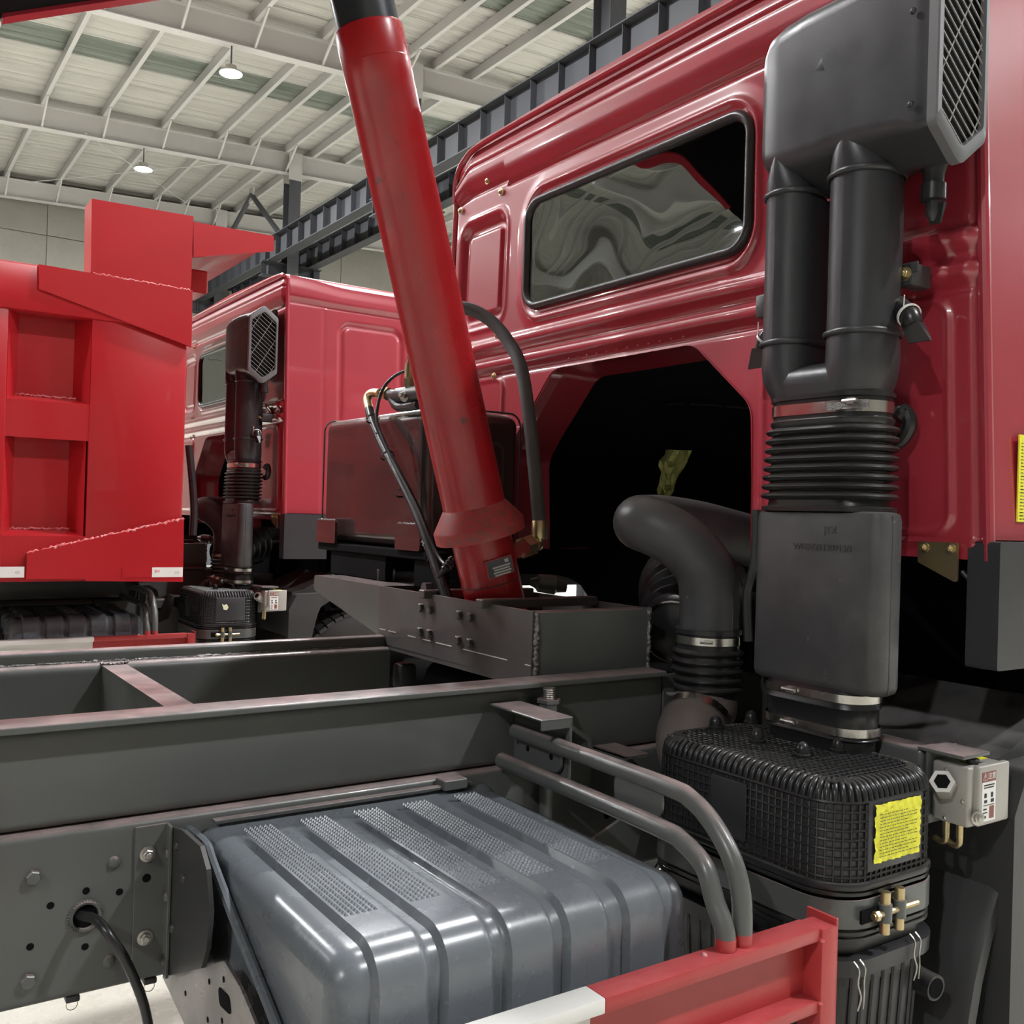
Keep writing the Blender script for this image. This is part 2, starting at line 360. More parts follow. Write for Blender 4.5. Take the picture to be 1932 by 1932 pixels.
for x, lab in ((8.58, 'long grey crane runway beam with upright stiffeners, nearer of the pair'), (9.66, 'grey crane runway beam running behind the columns')):
    t = thing('crane_beam', lab, 'beam', (x, 8, 7.85))
    m = MB(); m.box(x-.13, x+.13, HY0+.1, HY1-.1, 7.85, 7.87); m.box(x-.15, x+.15, HY0+.1, HY1-.1, 8.38, 8.4); m.box(x-.006, x+.006, HY0+.1, HY1-.1, 7.87, 8.38)
    part('i_beam', m, M['crane'], t, 0)
    st = MB().box(-.12, .12, -.006, .006, 7.87, 8.38).mesh('stiffener', 0)
    for k in range(36):
        link('stiffener', st, M['crane'], t, Matrix.Translation((x, 4.45+.71*k, 0)))
    part('rail', MB().box(x-.03, x+.03, HY0+.1, HY1-.1, 8.4, 8.46), M['crane'], t, 0)
br = thing('portal_brace', 'pair of dark steel struts spreading down from the roof beside the columns', 'brace', (9.0, 26, 8.8))
ap = onx(475, 368, 9.15)
part('gusset', MB().box(9.12, 9.18, ap.y-.15, ap.y+.15, ap.z-.2, ap.z+.2), M['girder'], br, 0)
part('strut', MB().tube([ap, onx(440, 432, 9.15)], .07, 8), M['col'], br); part('strut', MB().tube([ap, onx(525, 437, 9.15)], .07, 8), M['col'], br)
# high bay lamps: a hall-wide grid and one added row, each gives its own light
def lamp(x, y):
    t = thing('high_bay_lamp', 'round white high bay lamp hanging from a pale roof girder', 'lamp', (x, y, 9.47), 'high bay lamps under the roof girders')
    zg = roofz(x)-.7
    link('cord', shared('lc', lambda: MB().tube([(0, 0, 9.62), (0, 0, zg)], .014, 6).mesh('cord')), M['col'], t, Matrix.Translation((x, y, 0)))
    link('housing', shared('lh', lambda: MB().lathe([(0, .205), (.012, .21), (.03, .2), (.07, .11), (.09, .1), (.14, .1), (.16, .05), (.17, .02)], (0, 0, 9.47), (0, 0, 1), 24).mesh('housing')), M['steel'], t, Matrix.Translation((x, y, 0)))
    link('lens', shared('ll', lambda: MB().lathe([(0, .02), (.012, .13), (.02, .19)], (0, 0, 9.448), (0, 0, 1), 20, True).mesh('lens')), M['lens'], t, Matrix.Translation((x, y, 0)))
for x in (5.5, -8.8, -17.0, 14.0, 22.0):
    for ly in ((-3.3, 4.0, 11.2, 17.4, 23.6) if x != -17.0 else (-3.3, 4.0, 11.2, 20.4)): lamp(x, ly)
for ly in (7.6, 14.3, 20.5): lamp(-2.0, ly)  # row added to brighten the back wall of the cab

# ================================================================ tipper truck: parts shared by both trucks
T = thing('tipper_truck', 'dark red tipper truck with bare chassis and raised hoist ram before its cab', 'truck', (2.0, 2.365, 0))
CX, CYN, CYF, CZ0, CZ1 = 2.02, 1.165, 3.495, 1.656, 3.155
CENY = 2.365
def smooth(a, b, x):
    t = np.clip((x-a)/(b-a), 0, 1); return t*t*(3-2*t)
def sdrr(y, z, y0, y1, z0, z1, r):
    qy = np.abs(y-(y0+y1)/2)-(y1-y0)/2+r; qz = np.abs(z-(z0+z1)/2)-(z1-z0)/2+r
    return np.hypot(np.maximum(qy, 0), np.maximum(qz, 0))+np.minimum(np.maximum(qy, qz), 0)-r
WIN = (1.838, 2.918, 2.458, 2.862, .085)
ARCH = rpoly([(3.0, 1.60), (3.02, 1.944), (2.737, 2.236), (2.054, 2.234), (1.827, 2.039), (1.816, 1.60)], [0, .1, .1, .1, .09, 0], 8)
def back_h(Y, Z):
    """how far the pressed steel back panel stands out towards the tail"""
    h = np.zeros_like(Y)
    d = sdrr(Y, Z, *WIN)
    h += .011*np.exp(-((d-.032)/.013)**2)*(d > 0) + .004*smooth(.09, .05, d)
    d2 = sdrr(Y, Z, 3.085, 3.425, 2.45, 2.87, .07)
    h += -.020*smooth(.0, -.03, d2) + .012*smooth(-.045, -.058, d2) + .006*np.exp(-((d2-.012)/.010)**2)
    for zc in (2.378, 2.302):
        h += .020*smooth(zc+.018, zc-.002, Z)*smooth(zc-.045, zc-.016, Z)
        h -= .006*np.exp(-((Z-(zc-.052))/.008)**2)
    zg = np.where(Y > 3.095, 2.981, 2.962)
    h -= .009*np.exp(-((Z-zg)/.009)**2)
    h += .022*smooth(zg, zg+.07, Z)*smooth(3.155, 3.085, Z) - .006*np.exp(-((Z-3.083)/.007)**2)
    for b in ((1.243, 1.78, 1.712, 2.236, .05), (1.243, 1.43, 2.275, 2.395, .035), (3.06, 3.44, 1.71, 2.235, .05)):
        d3 = sdrr(Y, Z, *b); h += .009*np.exp(-(d3/.009)**2) + .004*smooth(0, -.02, d3)
    d4 = sdrr(Y, Z, 1.31, 1.40, 2.29, 2.36, .03); h -= .012*smooth(0, -.014, d4)
    h += .010*np.exp(-((Z-1.69)/.008)**2)*(Y < 1.78)
    return h
def side_y(z): return .044*(z-1.70)
def grid_mesh(us, vs, fn, hole=None, snap=None):
    """grid over (u, v); fn gives the 3-D point arrays; cells inside the hole are left out, verts snapped to its outline"""
    U, Vv = np.meshgrid(us, vs, indexing='ij'); U0, V0 = U.copy(), Vv.copy()
    if snap is not None:
        du = us[1]-us[0]
        for poly in snap:
            P = np.array(poly); Q = np.roll(P, -1, 0)
            best = np.full(U.shape, 9.0); bu = U.copy(); bv = Vv.copy()
            for a, b in zip(P, Q):
                e = b-a; l2 = e@e
                if l2 < 1e-12: continue
                t = np.clip(((U-a[0])*e[0]+(Vv-a[1])*e[1])/l2, 0, 1); pu = a[0]+t*e[0]; pv = a[1]+t*e[1]
                dd = np.hypot(U-pu, Vv-pv); m = dd < best; best = np.where(m, dd, best); bu = np.where(m, pu, bu); bv = np.where(m, pv, bv)
            m = best < du*.55; U = np.where(m, bu, U); Vv = np.where(m, bv, Vv)
    n0, n1 = U.shape; ins = None
    if snap is not None:
        for poly in snap:
            i_ = inpoly(U0, V0, poly); ins = i_ if ins is None else ins | i_
        U = np.where(ins, bu, U); Vv = np.where(ins, bv, Vv)
    X, Y, Z = fn(U, Vv)
    verts = np.stack([X, Y, Z], -1).reshape(-1, 3)
    idx = np.arange(n0*n1).reshape(n0, n1)
    q = np.stack([idx[:-1, :-1], idx[1:, :-1], idx[1:, 1:], idx[:-1, 1:]], -1).reshape(-1, 4)
    if hole is not None:
        cu = (U[:-1, :-1]+U[1:, 1:]).reshape(-1)/2; cv = (Vv[:-1, :-1]+Vv[1:, 1:]).reshape(-1)/2
        keep = ~hole(cu, cv)
        if ins is not None: keep &= ~(ins[:-1, :-1] & ins[1:, :-1] & ins[1:, 1:] & ins[:-1, 1:]).reshape(-1)
        q = q[keep]
    m = MB(); m.v = [tuple(p) for p in verts.tolist()]; m.f = [tuple(f) for f in q.tolist()]; return m
def inpoly(u, v, poly):
    c = np.zeros(u.shape, bool); P = poly; j = len(P)-1
    for i in range(len(P)):
        a, b = P[i], P[j]
        cond = ((a[1] > v) != (b[1] > v)) & (u < (b[0]-a[0])*(v-a[1])/((b[1]-a[1]) if b[1] != a[1] else 1e-9)+a[0]); c ^= cond; j = i
    return c
us = np.arange(CYN, CYF+.001, .0058); vs = np.arange(CZ0, CZ1+.001, .0058)
def backfn(u, v):
    k = (u-CYN)/(CYF-CYN); y = u + side_y(v)*(1-2*k); edge = .02*(smooth(.03, 0, u-CYN)+smooth(.03, 0, CYF-u))
    top = .05*smooth(3.34, 3.495, u)*smooth(2.9, 3.155, v)
    return CX - back_h(u, v) + edge, y, v - top*1.6
winhole = (WIN[0]+.02, WIN[1]-.02, WIN[2]+.02, WIN[3]-.02)
m = grid_mesh(us, vs, backfn, lambda u, v: sdrr(u, v, *winhole, .07) < 0, [ARCH])
cab = part('cab', m, M['cab'], T, 50)
# side skins, roof, front, floor
def side_h(X, Z):
    d = sdrr(X, Z, 2.36, 2.83, 1.95, 2.92, .09)
    return -.014*smooth(.0, -.02, d)+.010*smooth(-.03, -.045, d) - .012*np.exp(-((Z-3.0)/.009)**2) + .015*smooth(3.0, 3.04, Z)*(1-.5*smooth(3.08, 3.14, Z)) - .006*np.exp(-((X-2.27)/.006)**2)*(Z < 2.98)
xs = np.arange(CX+.018, 3.86, .012); zs = np.arange(1.70, 3.156, .012)
for s, nm in ((-1, 'side_panel'), (1, 'side_panel')):
    def sf(x, z):
        h = side_h(x, z); dip = .03*smooth(2.06, 2.45, x)*smooth(2.95, 3.14, z)
        y = (CYN + side_y(z) - h) if s < 0 else (CYF - side_y(z) + h)
        return x, y, z - dip
    hole = (lambda u, v: (sdrr(u, v, 2.9, 3.6, 2.35, 2.95, .06) < 0)) if s > 0 else None
    part(nm, grid_mesh(xs, zs, sf, hole), M['cab'], cab, 50)
part('corner_bead', MB().tube([(CX+.008, CYN+side_y(z)-.004, z) for z in (1.655, 1.7, 2.2, 2.7, 3.05, 3.13)], .013, 10), M['cab'], cab)
part('corner_bead', MB().tube([(CX+.008, CYF-side_y(z)+.004, z) for z in (1.655, 1.7, 2.2, 2.7, 3.0, 3.08)], .013, 10), M['cab'], cab)
rp = rpoly([(CYN+.055, 3.085), (CYF-.07, 3.05), (CYF-.13, 3.16), (CYF-.3, 3.195), (CENY, 3.215), (CYN+.3, 3.195), (CYN+.1, 3.165)], .04, 4)
part('roof', MB().prism(rp, 'x', CX+.01, 3.86), M['cab'], cab, 50)
gut = [(CX-.012, CYN+.075, 3.148), (CX-.014, CYN+.25, 3.163), (CX-.014, CENY, 3.166), (CX-.014, CYF-.32, 3.163), (CX-.012, CYF-.14, 3.135), (CX-.008, CYF-.07, 3.07), (CX-.004, CYF-.062, 2.98)]
part('gutter', MB().tube(gut, .012, 8, 6), M['cab'], cab)
m = MB(); m.box(3.83, 3.87, CYN+.06, CYF-.06, 1.7, 2.25); m.box(3.83, 3.87, CYN+.06, CYF-.06, 3.02, 3.15); m.box(3.83, 3.87, CYN+.06, CYN+.2, 2.25, 3.02); m.box(3.83, 3.87, CYF-.2, CYF-.06, 2.25, 3.02)
part('front_panel', m, M['cab'], cab, 0)
part('headliner', MB().box(CX+.06, 3.8, CYN+.1, CYF-.1, 3.05, 3.06), M['lining'], cab, 0)
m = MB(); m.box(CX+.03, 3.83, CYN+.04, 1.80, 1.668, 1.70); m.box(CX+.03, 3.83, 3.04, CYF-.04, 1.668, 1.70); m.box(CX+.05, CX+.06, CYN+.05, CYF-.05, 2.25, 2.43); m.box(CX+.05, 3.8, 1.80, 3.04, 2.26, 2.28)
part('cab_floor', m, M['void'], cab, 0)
for y in (1.75, 3.0):
    m = MB(); m.rbox(2.55, 2.75, y-.24, y+.24, 2.25, 2.85, .06, 4); m.rbox(2.56, 2.7, y-.14, y+.14, 2.83, 3.0, .05, 4); part('seat_back', m, M['seat'], cab, 60)
part('wrap', MB().rbox(2.50, 2.80, 2.3, 2.62, 2.28, 2.95, .1, 4), M['film'], cab, 60)
part('grab_rail', MB().tube([(2.9, 3.2, 2.3), (2.9, 3.2, 2.75), (2.9, 3.1, 2.8), (2.9, 2.95, 2.8)], .014, 8, 5), M['white'], cab)
sw = rpoly([(2.98, 2.34), (3.74, 2.34), (3.70, 2.94), (2.98, 2.94)], .05, 5)
part('side_window', MB().loft([[(x, CYN+side_y(z)-o, z) for x, z in sw] for o in (.004, -.01)]), M['seal'], cab, 30)
part('door_seam', MB().tube([(2.90, CYN+side_y(z)-.001, z) for z in (1.75, 2.3, 2.97)], .004, 6), M['seal'], cab)
# arch lip and engine tunnel
n = len(ARCH); m = MB()
lip = ARCH[2:-2]
m.loft([[(x, p[0], p[1]) for p in ARCH] for x in (CX-.003, CX+.05)], False, False, False)
part('arch_lip', m, M['cab'], cab, 50)
def offs(poly, d):
    c = V((2.42, 1.75)); return [tuple(V(p)+(V(p)-c).normalized()*d) for p in poly]
m = MB(); m.loft([[(x, p[0]+dy, p[1]) for p in offs(ARCH, d)] for x, d, dy in ((CX+.05, .0, 0), (CX+.3, -.02, -.03), (CX+.34, -.05, -.05))], False, False, False)
part('tunnel_flange', m, M['cab'], cab, 50)
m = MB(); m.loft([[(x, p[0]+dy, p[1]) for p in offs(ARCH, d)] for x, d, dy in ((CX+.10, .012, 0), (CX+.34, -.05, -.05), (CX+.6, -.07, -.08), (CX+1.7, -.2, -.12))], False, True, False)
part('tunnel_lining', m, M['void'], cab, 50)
path = [onx(1062, 1005, 2.5), onx(1058, 900, 2.5), onx(1085, 830, 2.5), onx(1150, 785, 2.5), onx(1260, 762, 2.5), onx(1418, 770, 2.5)]
part('tunnel_cable', MB().tube(path, .004, 6, 6), M['hose'], cab)
# window
wy0, wy1, wz0, wz1, wr = WIN; wc = ((wy0+wy1)/2, (wz0+wz1)/2)
def wring(o, x): return [(x, p[0], p[1]) for p in rr(wc[0], wc[1], (wy1-wy0)/2-o, (wz1-wz0)/2-o, max(.02, wr-o), 10)]
m = MB(); prof = [(0, CX-.002), (-.001, CX-.012), (.004, CX-.021), (.013, CX-.025), (.022, CX-.022), (.027, CX-.013), (.030, CX-.004), (.030, CX+.01)]
m.loft([wring(o, x) for o, x in prof], False, False); part('window_seal', m, M['seal'], cab, 60)
m = MB(); m.loft([wring(.026, CX-.008), wring(.026, CX-.003)]); part('window_glass', m, M['glass'], cab, 0)
for p in ((877, 360), (920, 341), (945, 362), (869, 398), (938, 632), (932, 710)):
    c = onx(*p, CX-.006); bolt(cab, (c.x, c.y, c.z), (-1, 0, 0), M['brass'], .010, .010, 'stud', 'screw')
for k in range(12):
    c = V((CX-.001, 2.10+.05*k, 2.262)); bolt(cab, c, (-1, 0, 0), M['cab'], .005, .0022, 'rivet', 'spot_weld')
# cab mount plate and side trim
gp = rpoly([(1.216, 1.692), (1.312, 1.692), (1.312, 1.645), (1.225, 1.607), (1.216, 1.607)], .004, 2)
pl = part('mount_plate', MB().prism(gp, 'x', CX-.016, CX-.011), M['gold'], T, 0, label='yellow zinc mounting plate')
for y in (1.296, 1.233): bolt(pl, (CX-.016, y, 1.678), (-1, 0, 0), M['brass'], .008, .013, 'stud', 'bolt')
part('conduit', MB().tube([(CX, 1.215, 1.63), (CX+.01, 1.19, 1.60), (CX+.04, 1.17, 1.56), (CX+.2, 1.2, 1.5)], .006, 8, 6), M['hose'], T)
m = MB(); m.prism(rpoly([(CX-.004, 1.424), (3.05, 1.424), (3.2, 1.52), (3.2, 1.697), (CX-.004, 1.697)], .008, 3), 'y', 1.128, 1.20); part('side_trim', m, M['black'], T, 40)
part('side_trim', MB().prism([(CX-.004, 1.424), (3.2, 1.424), (3.2, 1.697), (CX-.004, 1.697)], 'y', 3.46, 3.53), M['black'], T, 0)

# ---------------------------------------------------------------- air intake
hexA = [(1.772, 2.535), (1.858, 2.468), (1.945, 2.535), (1.945, 2.855), (1.858, 2.922), (1.772, 2.855)]
hexB = [(1.768, 2.555), (1.87, 2.49), (1.985, 2.52), (1.985, 2.89), (1.88, 2.91), (1.768, 2.88)]
def hl(h, y, k, r=.03):
    c = V((1.87, 2.69)); q = [c+(V(p)-c)*k for p in h]; return [(p[0], y, p[1]) for p in rpoly([tuple(a) for a in q], r, 6)]
m = MB(); mixh = lambda t: [tuple(V(a)*(1-t)+V(b)*t) for a, b in zip(hexA, hexB)]
m.loft([hl(hexA, 1.162, .97, .02), hl(hexA, 1.166, 1.0, .025), hl(hexA, 1.20, 1.0, .03), hl(mixh(.5), 1.235, 1.0, .04), hl(hexB, 1.33, 1.02, .05), hl(hexB, 1.48, 1.02, .055), hl(hexB, 1.545, 1.0, .06), hl(hexB, 1.585, .95, .06), hl(hexB, 1.605, .86, .06), hl(hexB, 1.612, .7, .05)])
AI = part('air_intake', m, M['black'], T, 50)
# grille: frame ring, flat black sheet painted as the throat's shade, slanted louvres
m = MB(); m.loft([hl(hexA, 1.166, 1.03, .025), hl(hexA, 1.146, 1.03, .025), hl(hexA, 1.143, 1.0, .025), hl(hexA, 1.143, .87, .022), hl(hexA, 1.156, .86, .02)], False, False)
part('grille_frame', m, M['grille'], AI, 40)
part('grille_throat_shade', MB().loft([hl(hexA, 1.1595, .905, .02), hl(hexA, 1.1612, .905, .02)]), M['void'], AI, 0)
inner = np.array([p for p in [(q[0], q[2]) for q in hl(hexA, 0, .90, .022)]])
def clip_line(p, d):
    ts = []
    for a, b in zip(inner, np.roll(inner, -1, 0)):
        e = b-a; den = d[0]*e[1]-d[1]*e[0]
        if abs(den) < 1e-9: continue
        w = a-p; t = (w[0]*e[1]-w[1]*e[0])/den; s = (w[0]*d[1]-w[1]*d[0])/den
        if 0 <= s <= 1: ts.append(t)
    return (min(ts), max(ts)) if len(ts) > 1 else None
for k in range(34):
    p = np.array([1.858, 2.36+.026*k]); d = np.array([.80, -.60]); c = clip_line(p, d)
    if c and c[1]-c[0] > .02:
        a, b = p+d*c[0], p+d*c[1]
        part('louvre', MB().loft([[(q[0], 1.149, q[1]+.0011), (q[0], 1.1515, q[1]+.0011), (q[0], 1.1515, q[1]-.0007), (q[0], 1.149, q[1]-.0007)] for q in (a, b)]), M['silver'], AI, 0)
for k in range(4):
    p = np.array([1.858, 2.45+.15*k]); d = np.array([.5, .866]); c = clip_line(p, d)
    if c: part('cross_wire', MB().tube([(p[0]+d[0]*t, 1.152, p[1]+d[1]*t) for t in c], .0014, 5), M['silver'], AI)
for z in (2.58, 2.77): bolt(AI, (1.766, 1.20, z), (-1, 0, 0), M['black'], .007, .006, 'rivet', 'screw')
part('head_flange', MB().prism(rpoly([(1.30, 2.84), (1.575, 2.84), (1.575, 2.915), (1.30, 2.955)], .03, 4), 'x', 1.985, 2.0), M['black'], AI, 0)
for c in (onx(1500, 62, 1.98), onx(1527, 48, 1.98)): bolt(AI, c, (-1, 0, 0), M['brass'], .010, .012, 'stud', 'bolt')
part('maker_mark', MB().lathe([(0, .022), (.002, .019), (.003, .012)], (1.768, 1.43, 2.74), (-1, 0, 0), 3), M['black'], AI, 30)
# two down ducts with rings, merging into one
for cy, hy, ztop, zr1, zr0 in ((1.555, .062, 2.575, 2.495, 2.145), (1.367, .072, 2.585, 2.495, 2.145)):
    m = MB(); cx = 1.86; hx = .082
    sp = [(ztop+.005, 1.785, cy, .014, .004, .004), (ztop-.015, 1.80, cy, .030, .024, .024), (ztop-.045, 1.822, cy, .052, hy*.72, hy*.72), (ztop-.08, 1.845, cy, .07, hy*.94, hy*.9), (ztop-.10, cx, cy, hx, hy, hy), (2.3, cx, cy, hx, hy, hy), (2.13, cx, cy, hx, hy, hy), (2.085, cx, cy, hx, hy*1.02, hy), (2.06, cx+.002, cy+(1.456-cy)*.04, hx, hy*1.02, hy), (2.035, cx+.005, cy+(1.456-cy)*.12, .08, hy, .07), (2.015, cx+.008, cy+(1.456-cy)*.2, .077, hy*.97, .07), (1.995, cx+.01, cy+(1.456-cy)*.22, .072, hy*.95, .07)]
    d = part('down_duct', m.vloft(sp, 8), M['black'], AI, 60)
    for zr in (zr1, zr0):
        part('duct_ring', MB().vloft([(zr+.007*math.sin(a)*1.0, cx, cy, hx+.002+.004*math.cos(a), hy+.002+.004*math.cos(a), hy) for a in (1.57, .8, 0, -.8, -1.57)], 8, False, False), M['black'], d, 60)
part('merge_collar', MB().vloft([(2.092, 1.862, 1.459, .02, .06, .02), (2.085, 1.862, 1.459, .05, .09, .05), (2.07, 1.862, 1.459, .07, .125, .07), (2.05, 1.864, 1.458, .078, .143, .076), (2.03, 1.867, 1.457, .078, .146, .077), (2.00, 1.87, 1.454, .074, .142, .074), (1.985, 1.87, 1.454, .074, .142, .074)], 8), M['black'], AI, 60)
# bracket, drain valves
vv = MB(); b0 = onx(1762, 330, 1.90); vv.lathe([(.07, .045), (.03, .032), (.0, .022), (-.02, .021), (-.021, .026), (-.055, .026), (-.058, .016), (-.085, .015), (-.10, .006)], b0, (0, 0, 1), 20); part('drain_valve', vv, M['rubber'], AI, 40)
vl = MB(); c = onx(1765, 412, 1.90); vl.loft([[(c.x-.005, c.y-.022, c.z+.03), (c.x+.005, c.y-.022, c.z+.03), (c.x+.005, c.y+.022, c.z+.03), (c.x-.005, c.y+.022, c.z+.03)], [(c.x-.002, c.y-.012, c.z-.012), (c.x+.002, c.y-.012, c.z-.012), (c.x+.002, c.y+.012, c.z-.012), (c.x-.002, c.y+.012, c.z-.012)]]); part('valve_lip', vl, M['rubber'], AI, 0)
for p0, p1, p2, q, nm in ((onx(1690, 575, 1.90), onx(1715, 595, 1.88), onx(1736, 645, 1.88), .022, 'drain_spout'), (onx(1452, 625, 1.92), onx(1440, 640, 1.92), onx(1427, 695, 1.92), .016, 'drain_spout')):
    m = MB(); m.tube([p0, p1, p1+(p2-p1)*.35], [q, q, q*.95], 14, 4)
    a = p1+(p2-p1)*.3; w = V((.0, .026, 0)); tk = V((.012, 0, 0))
    m.loft([[a-w*.8-tk, a+w*.8-tk, a+w*.8+tk, a-w*.8+tk], [p2-w-tk*.25, p2+w-tk*.25, p2+w+tk*.25, p2-w+tk*.25]])
    s = part(nm, m, M['rubber'], AI, 40)
    part('cable_tie', MB().lathe([(-.003, q*1.08), (-.003, q*1.2), (.003, q*1.2), (.003, q*1.08)], p1, p1-p0, 20, False), M['white'], s, 30)
    part('tie_tail', MB().tube([p1+V((-.02, 0, .01)), p1+V((-.024, -.004, .04))], .0014, 5), M['white'], s)
br = onx(1718, 520, 1.93); m = MB(); m.rbox(br.x-.02, br.x+.05, br.y-.018, br.y+.02, br.z-.026, br.z+.024, .004); m.rbox(br.x-.02, br.x-.014, br.y-.03, br.y+.03, br.z+.0, br.z+.024, .002); bk = part('duct_bracket', m, M['dark'], AI, 30)
bolt(bk, (br.x-.02, br.y, br.z), (-1, 0, 0), M['brass'], .011, .014, 'stud', 'bolt')
br = onx(1441, 578, 1.96); part('duct_bracket', MB().rbox(br.x-.01, br.x+.05, br.y-.02, br.y+.02, br.z-.03, br.z+.03, .005), M['dark'], AI, 30)
# clamp band, bellows
def band(z0, z1, cx, cy, hx, hy, r, t=.002, tilt=0):
    return MB().vloft([(z0, cx, cy, hx, hy, r), (z0, cx, cy, hx+t, hy+t, r), (z1, cx, cy, hx+t, hy+t, r), (z1, cx, cy, hx, hy, r)], 8, False, False)
BEL = part('intake_bellows', MB().vloft([(2.018, 1.87, 1.454, .074, .142, .074), (2.016, 1.87, 1.454, .083, .151, .083), (2.006, 1.87, 1.454, .083, .151, .083), (2.004, 1.87, 1.454, .077, .145, .077), (1.962, 1.87, 1.454, .077, .145, .077), (1.958, 1.87, 1.454, .082, .150, .08), (1.952, 1.87, 1.454, .082, .150, .08)] + sum([[(z, 1.87-.001*k, 1.453, .078, .146, .078), (z-.004, 1.87-.001*k, 1.453, .091, .157+.0008*k, .09), (z-.009, 1.87-.001*k, 1.453, .095, .161+.0008*k, .094), (z-.014, 1.87-.001*k, 1.453, .091, .157+.0008*k, .09), (z-.018, 1.87-.001*k, 1.453, .078, .146, .078)] for k, z in enumerate([1.944-.0212*i for i in range(8)])], []) + [(1.765, 1.862, 1.452, .075, .148, .07), (1.762, 1.862, 1.452, .084, .158, .07), (1.752, 1.862, 1.452, .084, .158, .07)], 8), M['rubber'], T, 50)
cl = part('hose_clamp', band(1.971, 1.996, 1.87, 1.454, .0775, .1455, .077), M['clamp'], BEL, 40, label='bright steel hose clamp')
def screw_box(parent, o, d, s=1.0):
    d = V(d).normalized(); x = V((0, 0, 1)).cross(d).normalized(); F = frame(o, d, x)
    m = MB(); m.bm((lambda b: (bmesh.ops.create_cube(b, size=1), [setattr(v, 'co', V((v.co.x*.022*s, v.co.y*.014*s, v.co.z*.008*s+.004*s))) for v in b.verts], bmesh.ops.bevel(b, geom=b.edges[:], offset=.002*s, segments=2, affect='EDGES'), b)[3])(bmesh.new()), F)
    m.tube([F @ V((-.019*s, 0, .006*s)), F @ V((.017*s, 0, .006*s))], .0045*s, 8); part('clamp_screw', m, M['steel'], parent, 40)
screw_box(cl, onx(1607, 756, 1.792), (-1, 0, 0)); 
part('clamp_slots', MB().prism([(onx(1640, 751, 1.79).y, 1.975), (onx(1560, 760, 1.79).y, 1.975), (onx(1560, 760, 1.79).y, 1.992), (onx(1640, 751, 1.79).y, 1.992)], 'x', 1.7895, 1.791), mat('slotted_band', (.18, .175, .165), .4, .8, bump=(300, 1, .003)), cl, 0)
# flat duct box
BCY, BHY = 1.428, .176
LB = part('duct_box', MB().vloft([(1.366, 1.83, BCY, .025, BHY-.03, .025), (1.362, 1.83, BCY, .036, BHY-.014, .03), (1.368, 1.83, BCY, .044, BHY-.004, .032), (1.38, 1.83, BCY, .047, BHY, .034), (1.55, 1.83, BCY, .047, BHY, .034), (1.735, 1.83, BCY, .047, BHY, .034), (1.749, 1.83, BCY, .043, BHY-.004, .03), (1.753, 1.83, BCY, .03, BHY-.018, .025)], 6), M['duct'], T, 50)
text('moulded_number', 'WG9725190913/1', .021, frame((1.7825, 1.40, 1.672), (-1, 0, 0), (0, -1, 0)), M['duct'], LB, .0012)
text('moulded_mark', 'JTX', .022, frame((1.7825, 1.38, 1.71), (-1, 0, 0), (0, -1, 0)), M['duct'], LB, .0006)
part('duct_seam', MB().tube([(1.822, 1.252, 1.37), (1.822, 1.252, 1.55), (1.822, 1.252, 1.745)], .0016, 6), M['duct'], LB)
part('duct_stay', MB().tube([onx(1428, 962, 1.95), onx(1424, 1060, 1.95), onx(1410, 1120, 1.95), onx(1412, 1210, 1.95)], .012, 8, 5), M['black'], LB)
FX = part('flexible_duct', MB().vloft([(1.385, 1.852, 1.444, .058, .128, .056), (1.365, 1.852, 1.444, .063, .136, .06), (1.34, 1.852, 1.444, .064, .137, .06), (1.325, 1.85, 1.444, .068, .141, .064), (1.321, 1.85, 1.444, .064, .137, .06), (1.30, 1.85, 1.442, .063, .135, .06), (1.262, 1.85, 1.44, .062, .133, .06), (1.258, 1.85, 1.44, .066, .137, .062), (1.252, 1.85, 1.44, .06, .13, .06), (1.225, 1.85, 1.44, .06, .13, .06)], 8), M['rubber'], T, 50)
for z0, z1, dy in ((1.338, 1.356, 0), (1.266, 1.284, 0)):
    c = part('hose_clamp', band(z0, z1, 1.851, 1.443, .0645, .1375, .06), M['clamp'], FX, 40)
    screw_box(c, (1.785, 1.478, (z0+z1)/2), (-1, 0, 0))
part('cab_duct_hose', MB().tube([onx(1690, 790, 1.96), onx(1706, 775, 1.975), onx(1716, 800, 1.98), onx(1700, 830, 1.98), onx(1680, 835, 1.97)], .017, 10, 6), M['rubber'], T)
# ---------------------------------------------------------------- engine pipe
PP = part('engine_pipe', MB().tube([(1.90, 1.85, 1.40), (1.90, 1.85, 1.52), (1.885, 1.86, 1.60), (1.84, 1.90, 1.665), (1.80, 1.955, 1.70), (1.80, 2.01, 1.712), (1.85, 2.06, 1.715), (1.95, 2.08, 1.715), (2.10, 2.08, 1.70), (2.35, 2.08, 1.66)], [.078, .078, .077, .076, .076, .076, .077, .078, .08, .08], 24, 5), M['duct'], T, 60)
part('pipe_seam', MB().tube([(1.905, 1.772, 1.41), (1.905, 1.772, 1.52), (1.89, 1.783, 1.59)], .002, 6, 3), M['duct'], PP)
spec = [(1.44, .079), (1.44, .088), (1.428, .088), (1.426, .082), (1.395, .082)]
for i in range(5):
    z = 1.388-.0235*i; spec += [(z, .083), (z-.003, .091), (z-.009, .094), (z-.015, .091), (z-.018, .083)]
spec += [(1.262, .082), (1.245, .08)]
EB = part('engine_bellows', MB().lathe([(z-1.2, r) for z, r in spec], (1.90, 1.85, 1.2), (0, 0, 1), 32), M['rubber'], T, 50)
c = part('hose_clamp', MB().lathe([(1.402-1.2, .082), (1.402-1.2, .085), (1.422-1.2, .085), (1.422-1.2, .082)], (1.90, 1.85, 1.2), (0, 0, 1), 32, False), M['clamp'], EB, 40)
screw_box(c, (1.84, 1.795, 1.412), (-.75, -.66, 0), .9)
